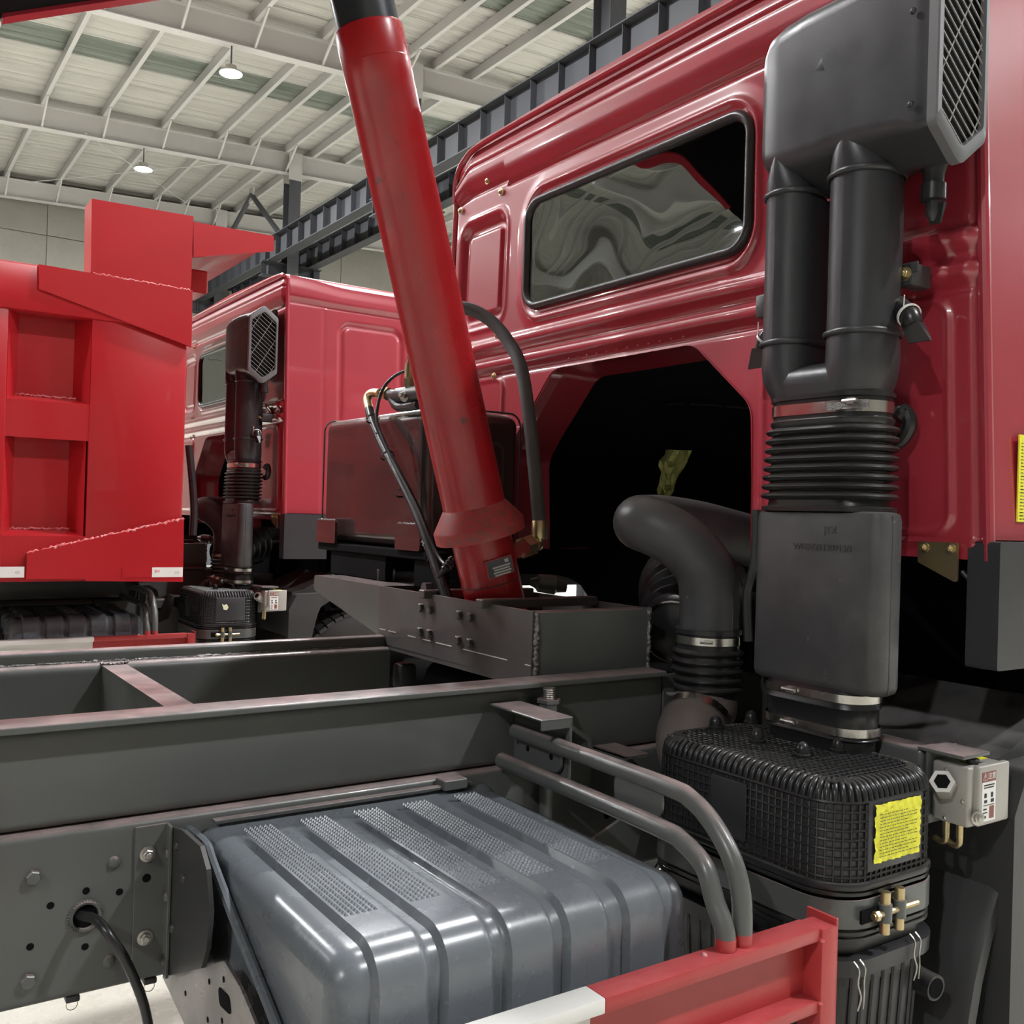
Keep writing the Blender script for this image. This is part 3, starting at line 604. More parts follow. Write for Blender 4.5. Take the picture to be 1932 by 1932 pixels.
EL = part('filter_elbow', MB().tube([(1.76, 1.66, 1.115), (1.765, 1.72, 1.12), (1.775, 1.765, 1.14), (1.80, 1.80, 1.17), (1.845, 1.83, 1.2), (1.89, 1.845, 1.235), (1.90, 1.85, 1.26)], [.088, .088, .09, .09, .088, .084, .08], 28, 5), mat('dusty_brown_plastic', (.19, .155, .145), .5, var=[(8, .4, .7, (.13, .11, .105), .7)]), T, 60)
d = (V((1.89, 1.845, 1.235))-V((1.80, 1.80, 1.17))).normalized()
c = part('hose_clamp', MB().lathe([(-.012, .089), (-.012, .094), (.012, .094), (.012, .088)], (1.845, 1.826, 1.2), d, 32, False), M['clamp'], EL, 40)
screw_box(c, onx(1270, 1312, 1.80), (-.6, -.2, .77), .9)

# ---------------------------------------------------------------- air filter with its plastic cage
FC = (1.72, 1.425); FHX, FHY, FR = .17, .267, .09
def floop(z, o=0.0, n=10): return [(x, y, z) for x, y in rr(FC[0], FC[1], FHX-o, FHY-o, max(.02, FR-o), n)]
AF = part('air_filter', MB().loft([floop(1.03, .004), floop(1.04, .002), floop(1.19, .004), floop(1.212, .010), floop(1.224, .024), floop(1.228, .045)]), M['black'], T, 50)
# ribs of the cage: rings, uprights that roll over the edge, top lattice
m = MB()
for k in range(9):
    z = 1.052+.0178*k; L = floop(z, -.0005, 8); m.tube(L+[L[0]], .0028, 5, caps=False)
ring = floop(0, 0, 40); P = [V(p) for p in ring]; per = [0]
for a, b in zip(P, P[1:]+P[:1]): per.append(per[-1]+(b-a).length)
NU = 98; ups = []
for k in range(NU):
    s = per[-1]*k/NU; i = max(j for j in range(len(P)) if per[j] <= s); t = (s-per[i])/max(1e-6, per[i+1]-per[i]); a = P[i]; b = P[(i+1) % len(P)]; p = a+(b-a)*t
    cxx = min(max(p.x, FC[0]-(FHX-FR)), FC[0]+(FHX-FR)); cyy = min(max(p.y, FC[1]-(FHY-FR)), FC[1]+(FHY-FR)); nrm = V((p.x-cxx, p.y-cyy, 0)); nrm = nrm.normalized() if nrm.length > 1e-5 else V((1, 0, 0))
    ups.append((p, nrm)); m.tube([V((p.x, p.y, 1.035)), V((p.x, p.y, 1.19))], .0024, 5)
rib = part('cage_ribs', m, M['rubber'], AF, 50, 'stuff')
m = MB()
for p, nrm in ups:
    q = V((p.x, p.y, 0)); m.tube([q-nrm*.003+V((0, 0, 1.193)), q-nrm*.008+V((0, 0, 1.211)), q-nrm*.022+V((0, 0, 1.225)), q-nrm*.042+V((0, 0, 1.2295))], [.005, .0066, .0066, .004], 8, 2)
part('edge_ribs', m, M['rubber'], AF, 60, 'stuff')
m = MB(); x = FC[0]-FHX+.03
while x < FC[0]+FHX-.03: m.tube([(x, FC[1]-FHY+.035, 1.2295), (x, FC[1]+FHY-.035, 1.2295)], .0023, 5); x += .0165
y = FC[1]-FHY+.04
while y < FC[1]+FHY-.035: m.tube([(FC[0]-FHX+.035, y, 1.2295), (FC[0]+FHX-.035, y, 1.2295)], .0023, 5); y += .0165
part('top_lattice', m, M['rubber'], AF, 50, 'stuff')
part('cage_lip', MB().loft([floop(1.044, -.001), floop(1.042, -.008), floop(1.036, -.010), floop(1.030, -.008), floop(1.028, 0)], False, False), M['rubber'], AF, 50)
part('plain_panel', MB().rbox(FC[0]-FHX-.006, FC[0]-FHX, 1.385, 1.485, 1.065, 1.185, .003), M['black'], AF, 40)
part('plain_panel', MB().rbox(1.628, 1.80, FC[1]-FHY-.006, FC[1]-FHY, 1.062, 1.196, .003), M['black'], AF, 40)
for p in ((1350, 1368), (1417, 1358), (1428, 1393), (1494, 1385), (1514, 1420), (1581, 1411)):
    c = onz(*p, 1.24); m = MB().lathe([(-.012, .017), (-.002, .017), (-.001, .0145), (.010, .0142), (.019, .010), (.023, .003)], c, (0, 0, 1), 16)
    kn = part('dome_cap', m, M['rubber'], AF, 50)
# strap with its two T-bolts
ST = part('filter_strap', MB().loft([floop(.958, -.004), floop(.958, -.008), floop(1.012, -.008), floop(1.012, -.004)], False, False), M['chassis'], T, 40)
part('filter_body', MB().loft([floop(.84, .012), floop(1.032, .008)]), M['rubber'], T, 40)
for z in (1.022, .948, .936): part('body_rib', MB().loft([floop(z+.004, 0), floop(z+.003, -.006), floop(z-.003, -.006), floop(z-.004, 0)], False, False), M['rubber'], T, 50)
yS = FC[1]-FHY-.012
for xx in (1.665, 1.71):
    part('strap_pin', MB().tube([(xx, yS-.008, .945), (xx, yS-.008, 1.025)], .010, 12), M['brass'], ST, 40)
    part('strap_eye', MB().tube([(xx, yS-.008, .968), (xx, yS-.008, 1.002)], .0135, 12), M['chassis'], ST, 40)
part('strap_bolt', MB().tube([(1.625, yS-.010, .985), (1.765, yS-.010, .985)], .0062, 10), M['brass'], ST)
part('strap_slot_shade', MB().rbox(1.60, 1.655, yS-.004, yS+.002, .972, .998, .002), M['void'], ST)  # black patch painted as the shade in the slot
bolt(ST, (1.64, yS-.01, .985), (-1, 0, 0), M['brass'], .010, .011, 'bolt', 'strap_nut')
# lower bin with wire clips
LBN = part('filter_bowl', MB().loft([floop(.60, .03), floop(.86, .012), floop(.868, -.010), floop(.900, -.012), floop(.904, .0)]), M['black'], T, 40)
m = MB()
for p, nrm in ups[::2]: m.tube([V((p.x, p.y, .62))-nrm*.026, V((p.x, p.y, .86))-nrm*.011], .004, 5)
part('bowl_ribs', m, M['black'], LBN, 40, 'stuff')
for c, nrm in ((V((1.60, FC[1]-FHY-.012, .885)), V((0, -1, 0))), (V((1.775, FC[1]-FHY-.012, .90)), V((0, -1, 0))), (V((FC[0]-FHX-.012, 1.40, .885)), V((-1, 0, 0)))):
    t = V((0, 0, 1)).cross(nrm)
    m = MB()
    for s in (-.009, .009): m.tube([c+t*s+V((0, 0, .018))-nrm*.004, c+t*s+nrm*.008+V((0, 0, .006)), c+t*s+nrm*.006+V((0, 0, -.02)), c+t*s*.5+nrm*.010+V((0, 0, -.045)), c+t*s*.9+nrm*.006+V((0, 0, -.07))], .0017, 6, 4)
    part('wire_clip', m, M['steel'], LBN)
ds = part('drain_stub', MB().tube([(1.86, 1.30, .80), (1.845, 1.14, .795)], .026, 16), M['rubber'], T)
part('stub_bore_shade', MB().lathe([(0, .02), (.001, .02)], (1.845, 1.1395, .795), (-.09, -1, -.03), 16), M['void'], ds, 0)  # black disc painted as the shade inside the tube end
# ---------------------------------------------------------------- cab lift control box
bx0, by0 = 1.905, 1.118
BXC = part('control_box', MB().rbox(bx0, bx0+.128, by0, by0+.082, 1.113, 1.236, .006, 3), M['silver'], T, 40, label='small beige metal control box')
part('box_lid', MB().rbox(bx0+.018, bx0+.132, by0-.012, by0+.004, 1.116, 1.239, .005, 3), M['silver'], BXC, 40)
part('lid_label', MB().box(bx0+.028, bx0+.078, by0-.0128, by0-.0118, 1.125, 1.205), M['paper'], BXC, 0)
part('lid_label_head', MB().box(bx0+.028, bx0+.078, by0-.0128, by0-.0118, 1.206, 1.226), M['brown'], BXC, 0)
FW = lambda x, z: frame((x, by0-.0131, z), (0, -1, 0), (1, 0, 0))
text('lid_lettering', '\u26A0\u6CE8\u610F', .015, FW(bx0+.053, 1.216), M['paper'], BXC, .0001)
part('label_patch', MB().box(bx0+.055, bx0+.072, by0-.0134, by0-.0127, 1.130, 1.155), M['brown'], BXC, 0)
m = MB()
for i, (x, z, w, h) in enumerate([(.034, 1.199, .038, .0025), (.034, 1.194, .036, .0022), (.036, 1.178, .008, .009), (.060, 1.178, .008, .010), (.036, 1.166, .010, .006), (.060, 1.166, .011, .007), (.033, 1.158, .04, .0012), (.033, 1.150, .012, .003), (.033, 1.143, .015, .002), (.035, 1.134, .008, .005)]):
    m.box(bx0+x, bx0+x+w, by0-.0134, by0-.0127, z-h/2, z+h/2)
part('label_print', m, M['ink'], BXC, 0, 'stuff')
part('yellow_strip', MB().box(bx0+.05, bx0+.12, by0+.03, by0+.078, 1.2362, 1.2370), M['yellow'], BXC, 0)
part('top_plug', MB().lathe([(0, .012), (.004, .012), (.0045, .014), (.01, .014), (.011, .012)], (bx0+.045, by0+.02, 1.236), (0, 0, 1), 16), M['dark'], BXC, 40)
m = MB(); F = frame((bx0, by0+.052, 1.185), (-.8, -.35, .45)); m.loft([[F @ V(p) for p in hexloop(.025, z)] for z in (-.01, .045)]); kb = part('lever_socket', m, M['silver'], BXC, 20)
part('socket_hole_shade', MB().loft([[F @ V(p) for p in hexloop(.016, z)] for z in (.0445, .0458)]), M['void'], kb, 0)  # black cap painted as the shade inside the socket
for y, z in ((.05, 1.222), (.012, 1.165), (.07, 1.170), (.05, 1.122)): bolt(BXC, (bx0, by0+y, z), (-1, 0, 0), M['steel'], .0045, .005, 'rivet', 'screw')
bolt(BXC, (bx0+.014, by0-.012, 1.136), (-.5, -1, 0), M['steel'], .010, .012, 'stud', 'latch')
for i in (0, 1):
    x = bx0+.012; y = by0+.054-.03*i; m = MB().tube([(x, y, 1.115), (x, y, 1.085)], .007, 10); m.tube([(x, y, 1.092), (x, y, 1.075), (x+.004, y+.012, 1.066), (x+.006, y+.03, 1.07)], .0062, 10, 4)
    part('hose_fitting', m, M['brass'], BXC, 40)
m = MB(); m.rbox(bx0-.008, bx0+.10, by0+.086, by0+.093, 1.10, 1.258, .002); m.rbox(bx0-.012, bx0+.085, by0+.005, by0+.11, 1.252, 1.26, .002); m.rbox(bx0-.01, bx0+.05, by0+.10, 1.62, 1.16, 1.255, .012, 3)
part('box_bracket', m, M['chassis'], T, 40)
# ---------------------------------------------------------------- front wheels and mudguards
def wheel(cx, cy, r, w):
    m = MB(); h = w/2; m.lathe([(-h*.92, r*.56), (-h, r*.62), (-h, r*.84), (-h*.88, r*.95), (-h*.80, r*.975), (0, r*.985), (h*.80, r*.975), (h*.88, r*.95), (h, r*.84), (h, r*.62), (h*.92, r*.56)], (cx, cy, r), (0, 1, 0), 48, False)
    t = part('tyre', m, M['tyre'], T, 40)
    m = MB()
    for k in range(54):
        a = 2*math.pi*k/54
        for s, dk in ((-.30, .0), (.30, .5), (-.74, .25), (.74, .75)):
            b = a + dk*2*math.pi/54; rad = V((math.cos(b), 0, math.sin(b))); tan = V((-math.sin(b), 0, math.cos(b))); ax = V((0, 1, 0))
            c = V((cx, cy, r))+ax*h*s; hw = h*(.24 if abs(s) < .5 else .2)
            lo = [c+rad*r*.96+tan*q*r*.045+ax*e*hw for q, e in ((-1, -1), (1, -.7), (1, 1), (-1, .7))]
            m.loft([lo, [p+rad*r*.04 for p in lo]])
    part('tread_blocks', m, M['tyre'], t, 0, 'stuff')
    m = MB(); m.lathe([(-h*.9, r*.56), (-h*.5, r*.52), (-h*.35, r*.3), (-h*.75, r*.24), (-h*.8, .02)], (cx, cy, r), (0, 1, 0), 32, False); part('wheel_rim', m, M['steel'], T, 40)
wheel(2.66, 1.36, .55, .31); wheel(2.66, 3.37, .55, .31)
def mudguard(y0, y1, s):
    m = MB(); c = V((2.66, 0, .55)); n = 26
    prof = [(y0, -.0), (y0, .03), (y0+.02*s, .035), (y1, .035), (y1, .02), (y0+.012*s, .02), (y0+.012*s, 0)]
    loops = []
    for k in range(n+1):
        a = math.radians(205-188*k/n); R = .70
        loops.append([(c.x+math.cos(a)*(R+q), y, c.z+math.sin(a)*(R+q)) for y, q in prof])
    m.loft(loops); return part('mudguard', m, M['dark'], T, 40)
mg = mudguard(1.13, 1.62, 1); mudguard(3.60, 3.11, -1)
m = MB(); m.prism(rpoly([(2.05, .50), (2.05, 1.12), (2.10, 1.212), (2.32, 1.218)], [0, .02, .02, 0], 3)+[(2.27, 1.17), (2.235, 1.09), (2.205, .97), (2.195, .80), (2.195, .50)], 'y', 1.10, 1.64); part('mudguard_rear', m, M['dark'], mg, 40)
m = MB(); m.prism(rpoly([(2.10, 1.17), (2.26, 1.19), (2.42, 1.30), (2.36, 1.33), (2.16, 1.235), (2.09, 1.22)], .012, 3), 'y', 1.17, 1.75); part('mudguard_top', m, M['dark'], mg, 40)
part('inner_panel', MB().box(2.12, 2.14, 1.62, 1.95, .7, 1.30), M['dark'], T, 0)
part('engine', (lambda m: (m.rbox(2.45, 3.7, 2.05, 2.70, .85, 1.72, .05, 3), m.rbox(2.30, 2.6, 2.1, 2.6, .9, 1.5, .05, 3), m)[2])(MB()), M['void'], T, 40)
m = MB(); pr_ = []
for k in range(7): pr_ += [(.05*k, .085+.012*k), (.05*k+.012, .102+.012*k), (.05*k+.03, .102+.012*k), (.05*k+.042, .085+.012*k)]
m.lathe(pr_, onx(1275, 1190, 1.93), (.75, .55, .25), 28); th = part('turbo_hose', m, M['rubber'], T, 50)
part('hose_clamp', MB().lathe([(-.012, .088), (-.012, .093), (.006, .093), (.006, .088)], onx(1272, 1190, 1.93), (.75, .55, .25), 28, False), M['clamp'], th, 40)
part('brake_valve', MB().lathe([(0, .012), (.02, .02), (.03, .032), (.09, .034), (.095, .026), (.13, .02)], onx(1000, 1098, 2.0), (.85, -.5, -.1), 18), M['chassis'], T, 40)
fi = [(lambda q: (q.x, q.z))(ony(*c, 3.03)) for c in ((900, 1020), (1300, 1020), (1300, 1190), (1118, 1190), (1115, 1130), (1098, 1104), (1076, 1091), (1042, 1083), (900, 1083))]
part('inner_dark_panel', MB().prism(fi, 'y', 3.03, 3.04), M['void'], T, 0)  # black sheet added to darken the lit trim seen through the gap
part('inner_dark_panel', MB().box(2.55, 2.57, 1.22, 1.85, 1.0, 1.66), M['void'], T, 0)
# ---------------------------------------------------------------- chassis
def csec(yo, yi, z0, z1, t=.009, r=.018):
    s = 1 if yi > yo else -1
    return rpoly([(yo, z0), (yi, z0), (yi, z0+t), (yo+s*t, z0+t), (yo+s*t, z1-t), (yi, z1-t), (yi, z1), (yo, z1)], [r, 0, 0, .008, .008, 0, 0, r], 5)
yN, yF = 1.886, 2.844
RN = part('frame_rail', MB().prism(csec(yN, yN+.08, .832, 1.135), 'x', -4.6, 3.6), M['chassis'], T, 40)
RF = part('frame_rail', MB().prism(csec(yF, yF-.08, .832, 1.135), 'x', -4.6, 3.6), M['chassis'], T, 40)
SN = part('subframe_rail', MB().prism(csec(1.906, 1.99, 1.137, 1.318, .008, .02), 'x', -4.6, 1.79), M['chassis'], T, 40)
part('subframe_cap', MB().prism(rpoly([(1.871, 1.318), (1.955, 1.318), (1.955, 1.331), (1.871, 1.331)], [.002, .002, .004, .005], 3), 'x', -4.6, 1.775), M['chassis'], SN, 40)
part('rail_end_plate', MB().prism([(1.79, 1.137), (1.90, 1.137), (1.90, 1.30), (1.86, 1.318), (1.79, 1.318)], 'y', 1.895, 1.903), M['chassis'], SN, 0)
SF = part('subframe_rail', MB().prism(rpoly([(2.745, 1.137), (2.825, 1.137), (2.825, 1.298), (2.745, 1.298)], [.01, .01, .01, .024], 6), 'x', -4.6, 1.425), M['chassis'], T, 40)
part('subframe_cap', MB().prism(rpoly([(2.788, 1.290), (2.838, 1.290), (2.838, 1.330), (2.792, 1.330)], [.002, .002, .012, .014], 5), 'x', -4.6, 1.428), M['chassis'], SF, 40)
random.seed(3)
m = MB(); pts = []
for k in range(360): pts.append(V((-2.2+k*.01, 2.786+random.uniform(-.002, .002), 1.2985+random.uniform(-.001, .001))))
m.tube(pts, [.0035+random.uniform(-.0015, .003) for _ in pts], 6); part('weld_seam', m, M['weld'], SF, 60)
# cross member
m = MB(); m.box(.575, .637, 1.97, 2.75, 1.286, 1.294); m.box(.575, .583, 1.97, 2.75, 1.14, 1.288)
CM = part('cross_member', m, M['chassis'], T, 0)
part('weld_seam', MB().tube([V((.572+k*.004, 2.748+random.uniform(-.003, .003), 1.296+random.uniform(-.002, .003))) for k in range(18)], .004, 6), M['weld'], CM, 60)
for x in (-.9, -2.4): part('cross_member', MB().box(x, x+.06, 1.97, 2.75, 1.286, 1.294), M['chassis'], T, 0)
# bolts, rivets and black hole discs of the near rail
for x, z, kd in ((.294, 1.063, 'bolt'), (.43, 1.065, 'rivet'), (.426, .885, 'rivet'), (.291, .882, 'bolt')):
    bolt(RN, (x*.993, yN, z), (0, -1, 0), M['chassis'], .013 if kd == 'bolt' else .012, .011 if kd == 'bolt' else .008, kd)
for x, z in ((.324, 1.007), (.383, 1.022), (.441, 1.009), (.293, .941), (.384, .921), (.03, 1.0), (.1, .93)):
    m = MB().lathe([(0, .0065), (.0006, .0065)], (x*.993, yN, z), (0, -1, 0), 14); part('bolt_hole_shade', m, M['void'], RN, 0)  # flat black discs painted as the shade inside drilled holes
g = part('cable_hole_shade', MB().lathe([(0, .022), (.0008, .022)], (.380, yN, .977), (0, -1, 0), 24), M['void'], RN, 0)  # black disc painted as shade in the cable opening
m = MB().lathe([(0, .021), (.006, .022), (.007, .026), (0, .029)], (.380, yN, .977), (0, -1, 0), 32, False)
for k in range(36):
    a = 2*math.pi*k/36; d = V((math.cos(a), 0, math.sin(a))); c = V((.380, yN-.003, .977)); m.tube([c+d*.024, c+d*.0305], .0012, 5)
part('grommet', m, M['chassis'], RN, 40)
part('cable', MB().tube([(.365, 1.93, .985), (.372, yN, .98), (.385, 1.83, .99), (.400, 1.79, .975), (.43, 1.775, .92), (.462, 1.77, .83), (.475, 1.77, .72), (.48, 1.78, .5)], .0085, 12, 6), M['hose'], T)
for x in (.365, .50):
    part('split_pin', MB().lathe([(-.0006, .009), (.0006, .009), (.0006, .0102), (-.0006, .0102)], (x, 1.90, .815), (0, 1, 0), 16, False), M['brass'], RN)
    part('clip_stub', MB().rbox(x-.012, x+.012, 1.89, 1.93, .822, .834, .003), M['dark'], RN)
# battery bracket: angle plate on the rail and dark gusset
m = MB(); m.rbox(.462, .522, yN-.006, yN, .842, 1.125, .001, 1); m.rbox(.517, .523, yN-.03, yN, .842, 1.125, .001, 1)
AP = part('angle_plate', m, M['chassis'], T, 30)
for z in (1.073, .918): bolt(AP, (.484, yN-.006, z), (0, -1, 0), M['steel'], .010, .016, 'stud', 'stud')
part('bolt_hole_shade', MB().lathe([(0, .008), (.0006, .008)], (.484, yN-.006, 1.028), (0, -1, 0), 14), M['void'], AP, 0)
for z in (1.07, .99, .87): bolt(AP, (.517, yN-.018, z), (-1, 0, 0), M['chassis'], .009, .006, 'rivet')
gs = [(lambda q: (q.y, q.z))(onx(*c, .528)) for c in ((322, 1558), (348, 1566), (382, 1596), (394, 1640), (400, 1720), (394, 1790), (384, 1826), (312, 1842))]
GS = part('gusset_plate', MB().prism(gs, 'x', .524, .532), M['dark'], T, 30)
for c in ((334, 1596), (326, 1752), (347, 1658)): bolt(GS, onx(*c, .524), (-1, 0, 0), M['dark'], .009, .007, 'rivet')
tr = [(lambda q: (q.y, q.z))(onx(*c, .535)) for c in ((308, 1842), (425, 1812), (455, 1862), (490, 1945), (540, 2100), (450, 2100), (352, 1936))]
TP = part('tray_plate', MB().prism(tr, 'x', .533, .538), mat('bare_steel_plate', (.20, .185, .185), .32, .7, rvar=.1), T, 0)
part('plate_hole_shade', MB().prism(rpoly([(lambda q: (q.y, q.z))(onx(*c, .5325)) for c in ((411, 1858), (432, 1880), (437, 1918), (414, 1896))], .012, 3), 'x', .5322, .5328), M['void'], TP, 0)  # black patch painted as shade in the plate opening
for c in ((395, 1852), (422, 1848), (350, 1874), (392, 1924), (419, 1926)): part('bolt_hole_shade', MB().lathe([(0, .005), (.0006, .005)], onx(*c, .533), (-1, 0, 0), 12), M['void'], TP, 0)
# ---------------------------------------------------------------- battery box cover
PADX = [.648, .760, .873, .984, 1.108]
def cov_off(x):
    h = 0.0
    for p in PADX: h += .012*float(smooth(np.array(p-.022), np.array(p-.014), np.array(x)))*float(smooth(np.array(p+.072), np.array(p+.060), np.array(x)))
    return h
path = [(1.868, 1.112), (1.845, 1.103)] + [(1.845-.53*k/14*1.057, 1.103-.004*k/14) for k in range(1, 15)] + [(1.285-.052*math.sin(a), 1.047+.052*math.cos(a)) for a in [math.pi/2*k/7 for k in range(1, 8)]] + [(1.233-.012*k/6, 1.047-.09*k) for k in range(1, 7)]
pn = []
for i in range(len(path)):
    a, b = V(path[max(i-1, 0)]), V(path[min(i+1, len(path)-1)]); t = (b-a).normalized(); pn.append(V((t.y, -t.x)) if False else V((-t.y, t.x))*-1)
x0, x1, ER = .572, 1.25, .042
cols = [(x0+ER*(1-math.sin(a)), -ER*(1-math.cos(a))) for a in [math.pi/2*(1-k/6) for k in range(0, 7)]]
cols = [(x0+ER*(1-math.cos(b)), -ER*(1-math.sin(b))) for b in [math.pi/2*k/6 for k in range(7)]]
mid = sorted(set([round(x, 4) for x in np.arange(x0+ER+.004, x1-ER, .004)]))
cols += [(x, None) for x in mid] + [(x1-ER*(1-math.cos(b)), -ER*(1-math.sin(b))) for b in [math.pi/2*(1-k/6) for k in range(7)]]
loops = []
for x, o in cols:
    lp = []
    for i, (p, nn) in enumerate(zip(path, pn)):
        base = o if o is not None else cov_off(x)*(1.0 if 3 <= i else 0.0)
        q = V(p) + nn*(-base if False else 0) ; outv = V((-nn.x, -nn.y))
        q = V(p) - outv*base*-1 if False else V(p) + (V((0, 1)) if i < 16 else (V((-1, 0)) if i > 23 else V((-math.sin(math.pi/2*(i-16)/7), math.cos(math.pi/2*(i-16)/7)))))*base
        lp.append((x, q.x, q.y))
    loops.append(lp)
m = MB(); m.loft(loops, False, False, False)
for L in (loops[0], loops[-1]): m.add(list(L)+[(L[0][0], 1.868, .507)], [tuple(range(len(L)+1))])
CV = part('battery_cover', m, M['cover'], T, 50)
m = MB()
for p in PADX:
    y = 1.805
    r0 = 0
    while y > 1.345:
        for k in range(6):
            x = p-.006+k*.0098-.0; zt = 1.103-.004*(1.845-y)/.53+cov_off(x)
            m.add([(x-.0035, y-.0035, zt-.0005), (x+.0035, y-.0035, zt-.0005), (x+.0035, y+.0035, zt-.0005), (x-.0035, y+.0035, zt-.0005), (x, y, zt+.0045)], [(0, 1, 4), (1, 2, 4), (2, 3, 4), (3, 0, 4)])
        y -= .0098
part('tread_studs', m, M['cover'], CV, 0, 'stuff')
part('cover_flange', MB().tube([onx(352, 1562, .56), onx(388, 1592, .56), onx(402, 1628, .56), onx(440, 1730, .56), onx(480, 1830, .56), onx(520, 1932, .56), onx(545, 2010, .56)], .0085, 8, 5), M['cover'], CV)
part('cover_screw', MB().lathe([(0, .009), (.003, .009), (.004, .004)], (.905, 1.45, 1.107), (0, 0, 1), 14), M['cover'], CV, 30)
part('cover_strip', MB().rbox(.60, 1.18, 1.853, 1.872, 1.118, 1.124, .001, 1), M['chassis'], CV, 0)
part('cover_edge', MB().tube([(1.246, 1.30, 1.0), (1.247, 1.285, .96), (1.247, 1.28, .7)], .007, 8), M['cover'], CV)
m = MB(); m.rbox(1.10, 1.16, 1.845, 1.885, 1.115, 1.137, .002, 1); part('latch_plate', m, M['chassis'], CV, 0)
# ---------------------------------------------------------------- side guard with bent tubes
gy = 1.145
def gbar(x0, x1, mt, nm='guard_bar'):
    m = MB(); m.rbox(x0, x1, gy-.018, gy+.030, .978, 1.002, .003); m.rbox(x0, x1, gy-.018, gy+.030, .850, .872, .003); m.box(x0, x1, gy+.018, gy+.022, .86, .99); return m
SG = part('side_guard', gbar(.965, 1.462, 'guard'), M['guard'], T, 30)
part('guard_section', gbar(.35, .965, 'w'), M['white'], SG, 30, label='white painted section')
part('guard_section', gbar(-.3, .35, 'w'), M['guard'], SG, 30)
part('guard_section', gbar(-.95, -.3, 'w'), M['white'], SG, 30, label='white painted section')
m = MB(); m.rbox(1.462, 1.505, gy-.022, gy+.030, .55, 1.000, .003); m.rbox(1.500, 1.506, gy-.022, gy+.045, .55, 1.012, .001, 1); part('guard_post', m, M['guard'], SG, 30)
for xx, y, z in ((1.465, gy-.018, .98), (1.465, gy-.018, .868), (1.20, gy+.01, 1.002)):
    part('weld_blob', MB().lathe([(-.004, .003), (-.001, .006), (.002, .005), (.004, .002)], (xx, y, z), (.3, -.5, 1), 8), M['redweld'], SG, 60)
for z, x0_, xe, yb in ((1.222, 1.305, 1.287, 1.285), (1.158, 1.268, 1.247, 1.262)):
    pth = [(x0_, 1.875, z), (x0_-.006, 1.6, z), (xe+.004, yb+.06, z), (xe+.003, yb, z-.008), (xe+.001, yb-.055, z-.035), (xe, gy+.035, z-.085), (xe, gy+.012, (z-.145 if z > 1.2 else 1.035)), (xe, gy+.008, .995)]
    bt = part('bent_tube', MB().tube(pth, .0175, 16, 8), M['chassis'], T, 60)
    part('painted_end', MB().tube([(xe, gy+.0085, 1.022), (xe, gy+.008, .99)], .0178, 16), M['guard'], bt)
# bracket carrying the tubes
m = MB(); m.rbox(1.245, 1.33, 1.69, 1.905, 1.281, 1.287, .002, 1); m.rbox(1.322, 1.329, 1.69, 1.905, 1.14, 1.284, .002, 1); m.rbox(1.245, 1.33, 1.69, 1.696, 1.262, 1.286, .002, 1)
BK = part('tube_bracket', m, M['chassis'], T, 30)
pp = rpoly([(1.87, 1.20), (1.70, 1.20), (1.70, 1.17), (1.87, 1.17)], .014, 4)
OP = part('slotted_plate', MB().prism(rpoly([(1.87, 1.215), (1.71, 1.225), (1.70, 1.16), (1.86, 1.155)], .028, 5), 'x', 1.310, 1.316), M['chassis'], BK, 30)
for y in (1.83, 1.74): part('bolt_hole_shade', MB().lathe([(0, .007), (.0006, .007)], (1.310, y, 1.19), (-1, 0, 0), 12), M['void'], OP, 0)
OQ = part('slotted_plate', MB().prism(rpoly([(1.50, 1.215), (1.36, 1.225), (1.355, 1.16), (1.49, 1.155)], .028, 5), 'x', 1.285, 1.291), M['chassis'], BK, 30)
m = MB(); m.lathe([(0, .024), (.05, .024)], (1.385, 1.855, 1.235), (0, 0, 1), 6); m.lathe([(.05, .030), (.058, .030)], (1.385, 1.855, 1.235), (0, 0, 1), 6)
UB = part('u_bolt_nut', m, M['chassis'], T, 20)
m = MB(); pts = [V((1.385, 1.855, 1.28+.0025*k)) for k in range(17)]; m.tube(pts, [.014 if k % 2 else .0155 for k in range(17)], 12); part('thread', m, M['steel'], UB, 40)
m = MB(); m.tube([(1.385, 1.855, 1.24), (1.385, 1.855, .75)], .016, 12); part('u_bolt_leg', m, M['chassis'], UB)
m = MB(); m.prism(rpoly([(1.35, 1.235), (1.42, 1.235), (1.47, 1.205), (1.485, 1.15), (1.475, 1.15), (1.46, 1.197), (1.415, 1.226), (1.35, 1.226)], .006, 2), 'y', 1.80, 1.90); part('saddle', m, M['chassis'], UB, 30)
for x, z in ((1.478, 1.07), (1.50, 1.066), (1.60, .98)): part('bolt_hole_shade', MB().lathe([(0, .010), (.0006, .010)], (x, yN, z), (0, -1, 0), 14), M['void'], RN, 0)
m = MB(); m.rbox(1.545, 1.553, 1.76, 1.886, 1.02, 1.16, .002, 1); m.rbox(1.545, 1.62, 1.76, 1.886, 1.152, 1.16, .002, 1); m.prism(rpoly([(1.40, .86), (1.55, .86), (1.60, 1.05), (1.55, 1.10), (1.52, 1.02), (1.42, .98)], .01, 2), 'y', 1.74, 1.75)
part('filter_bracket', m, M['chassis'], T, 30)
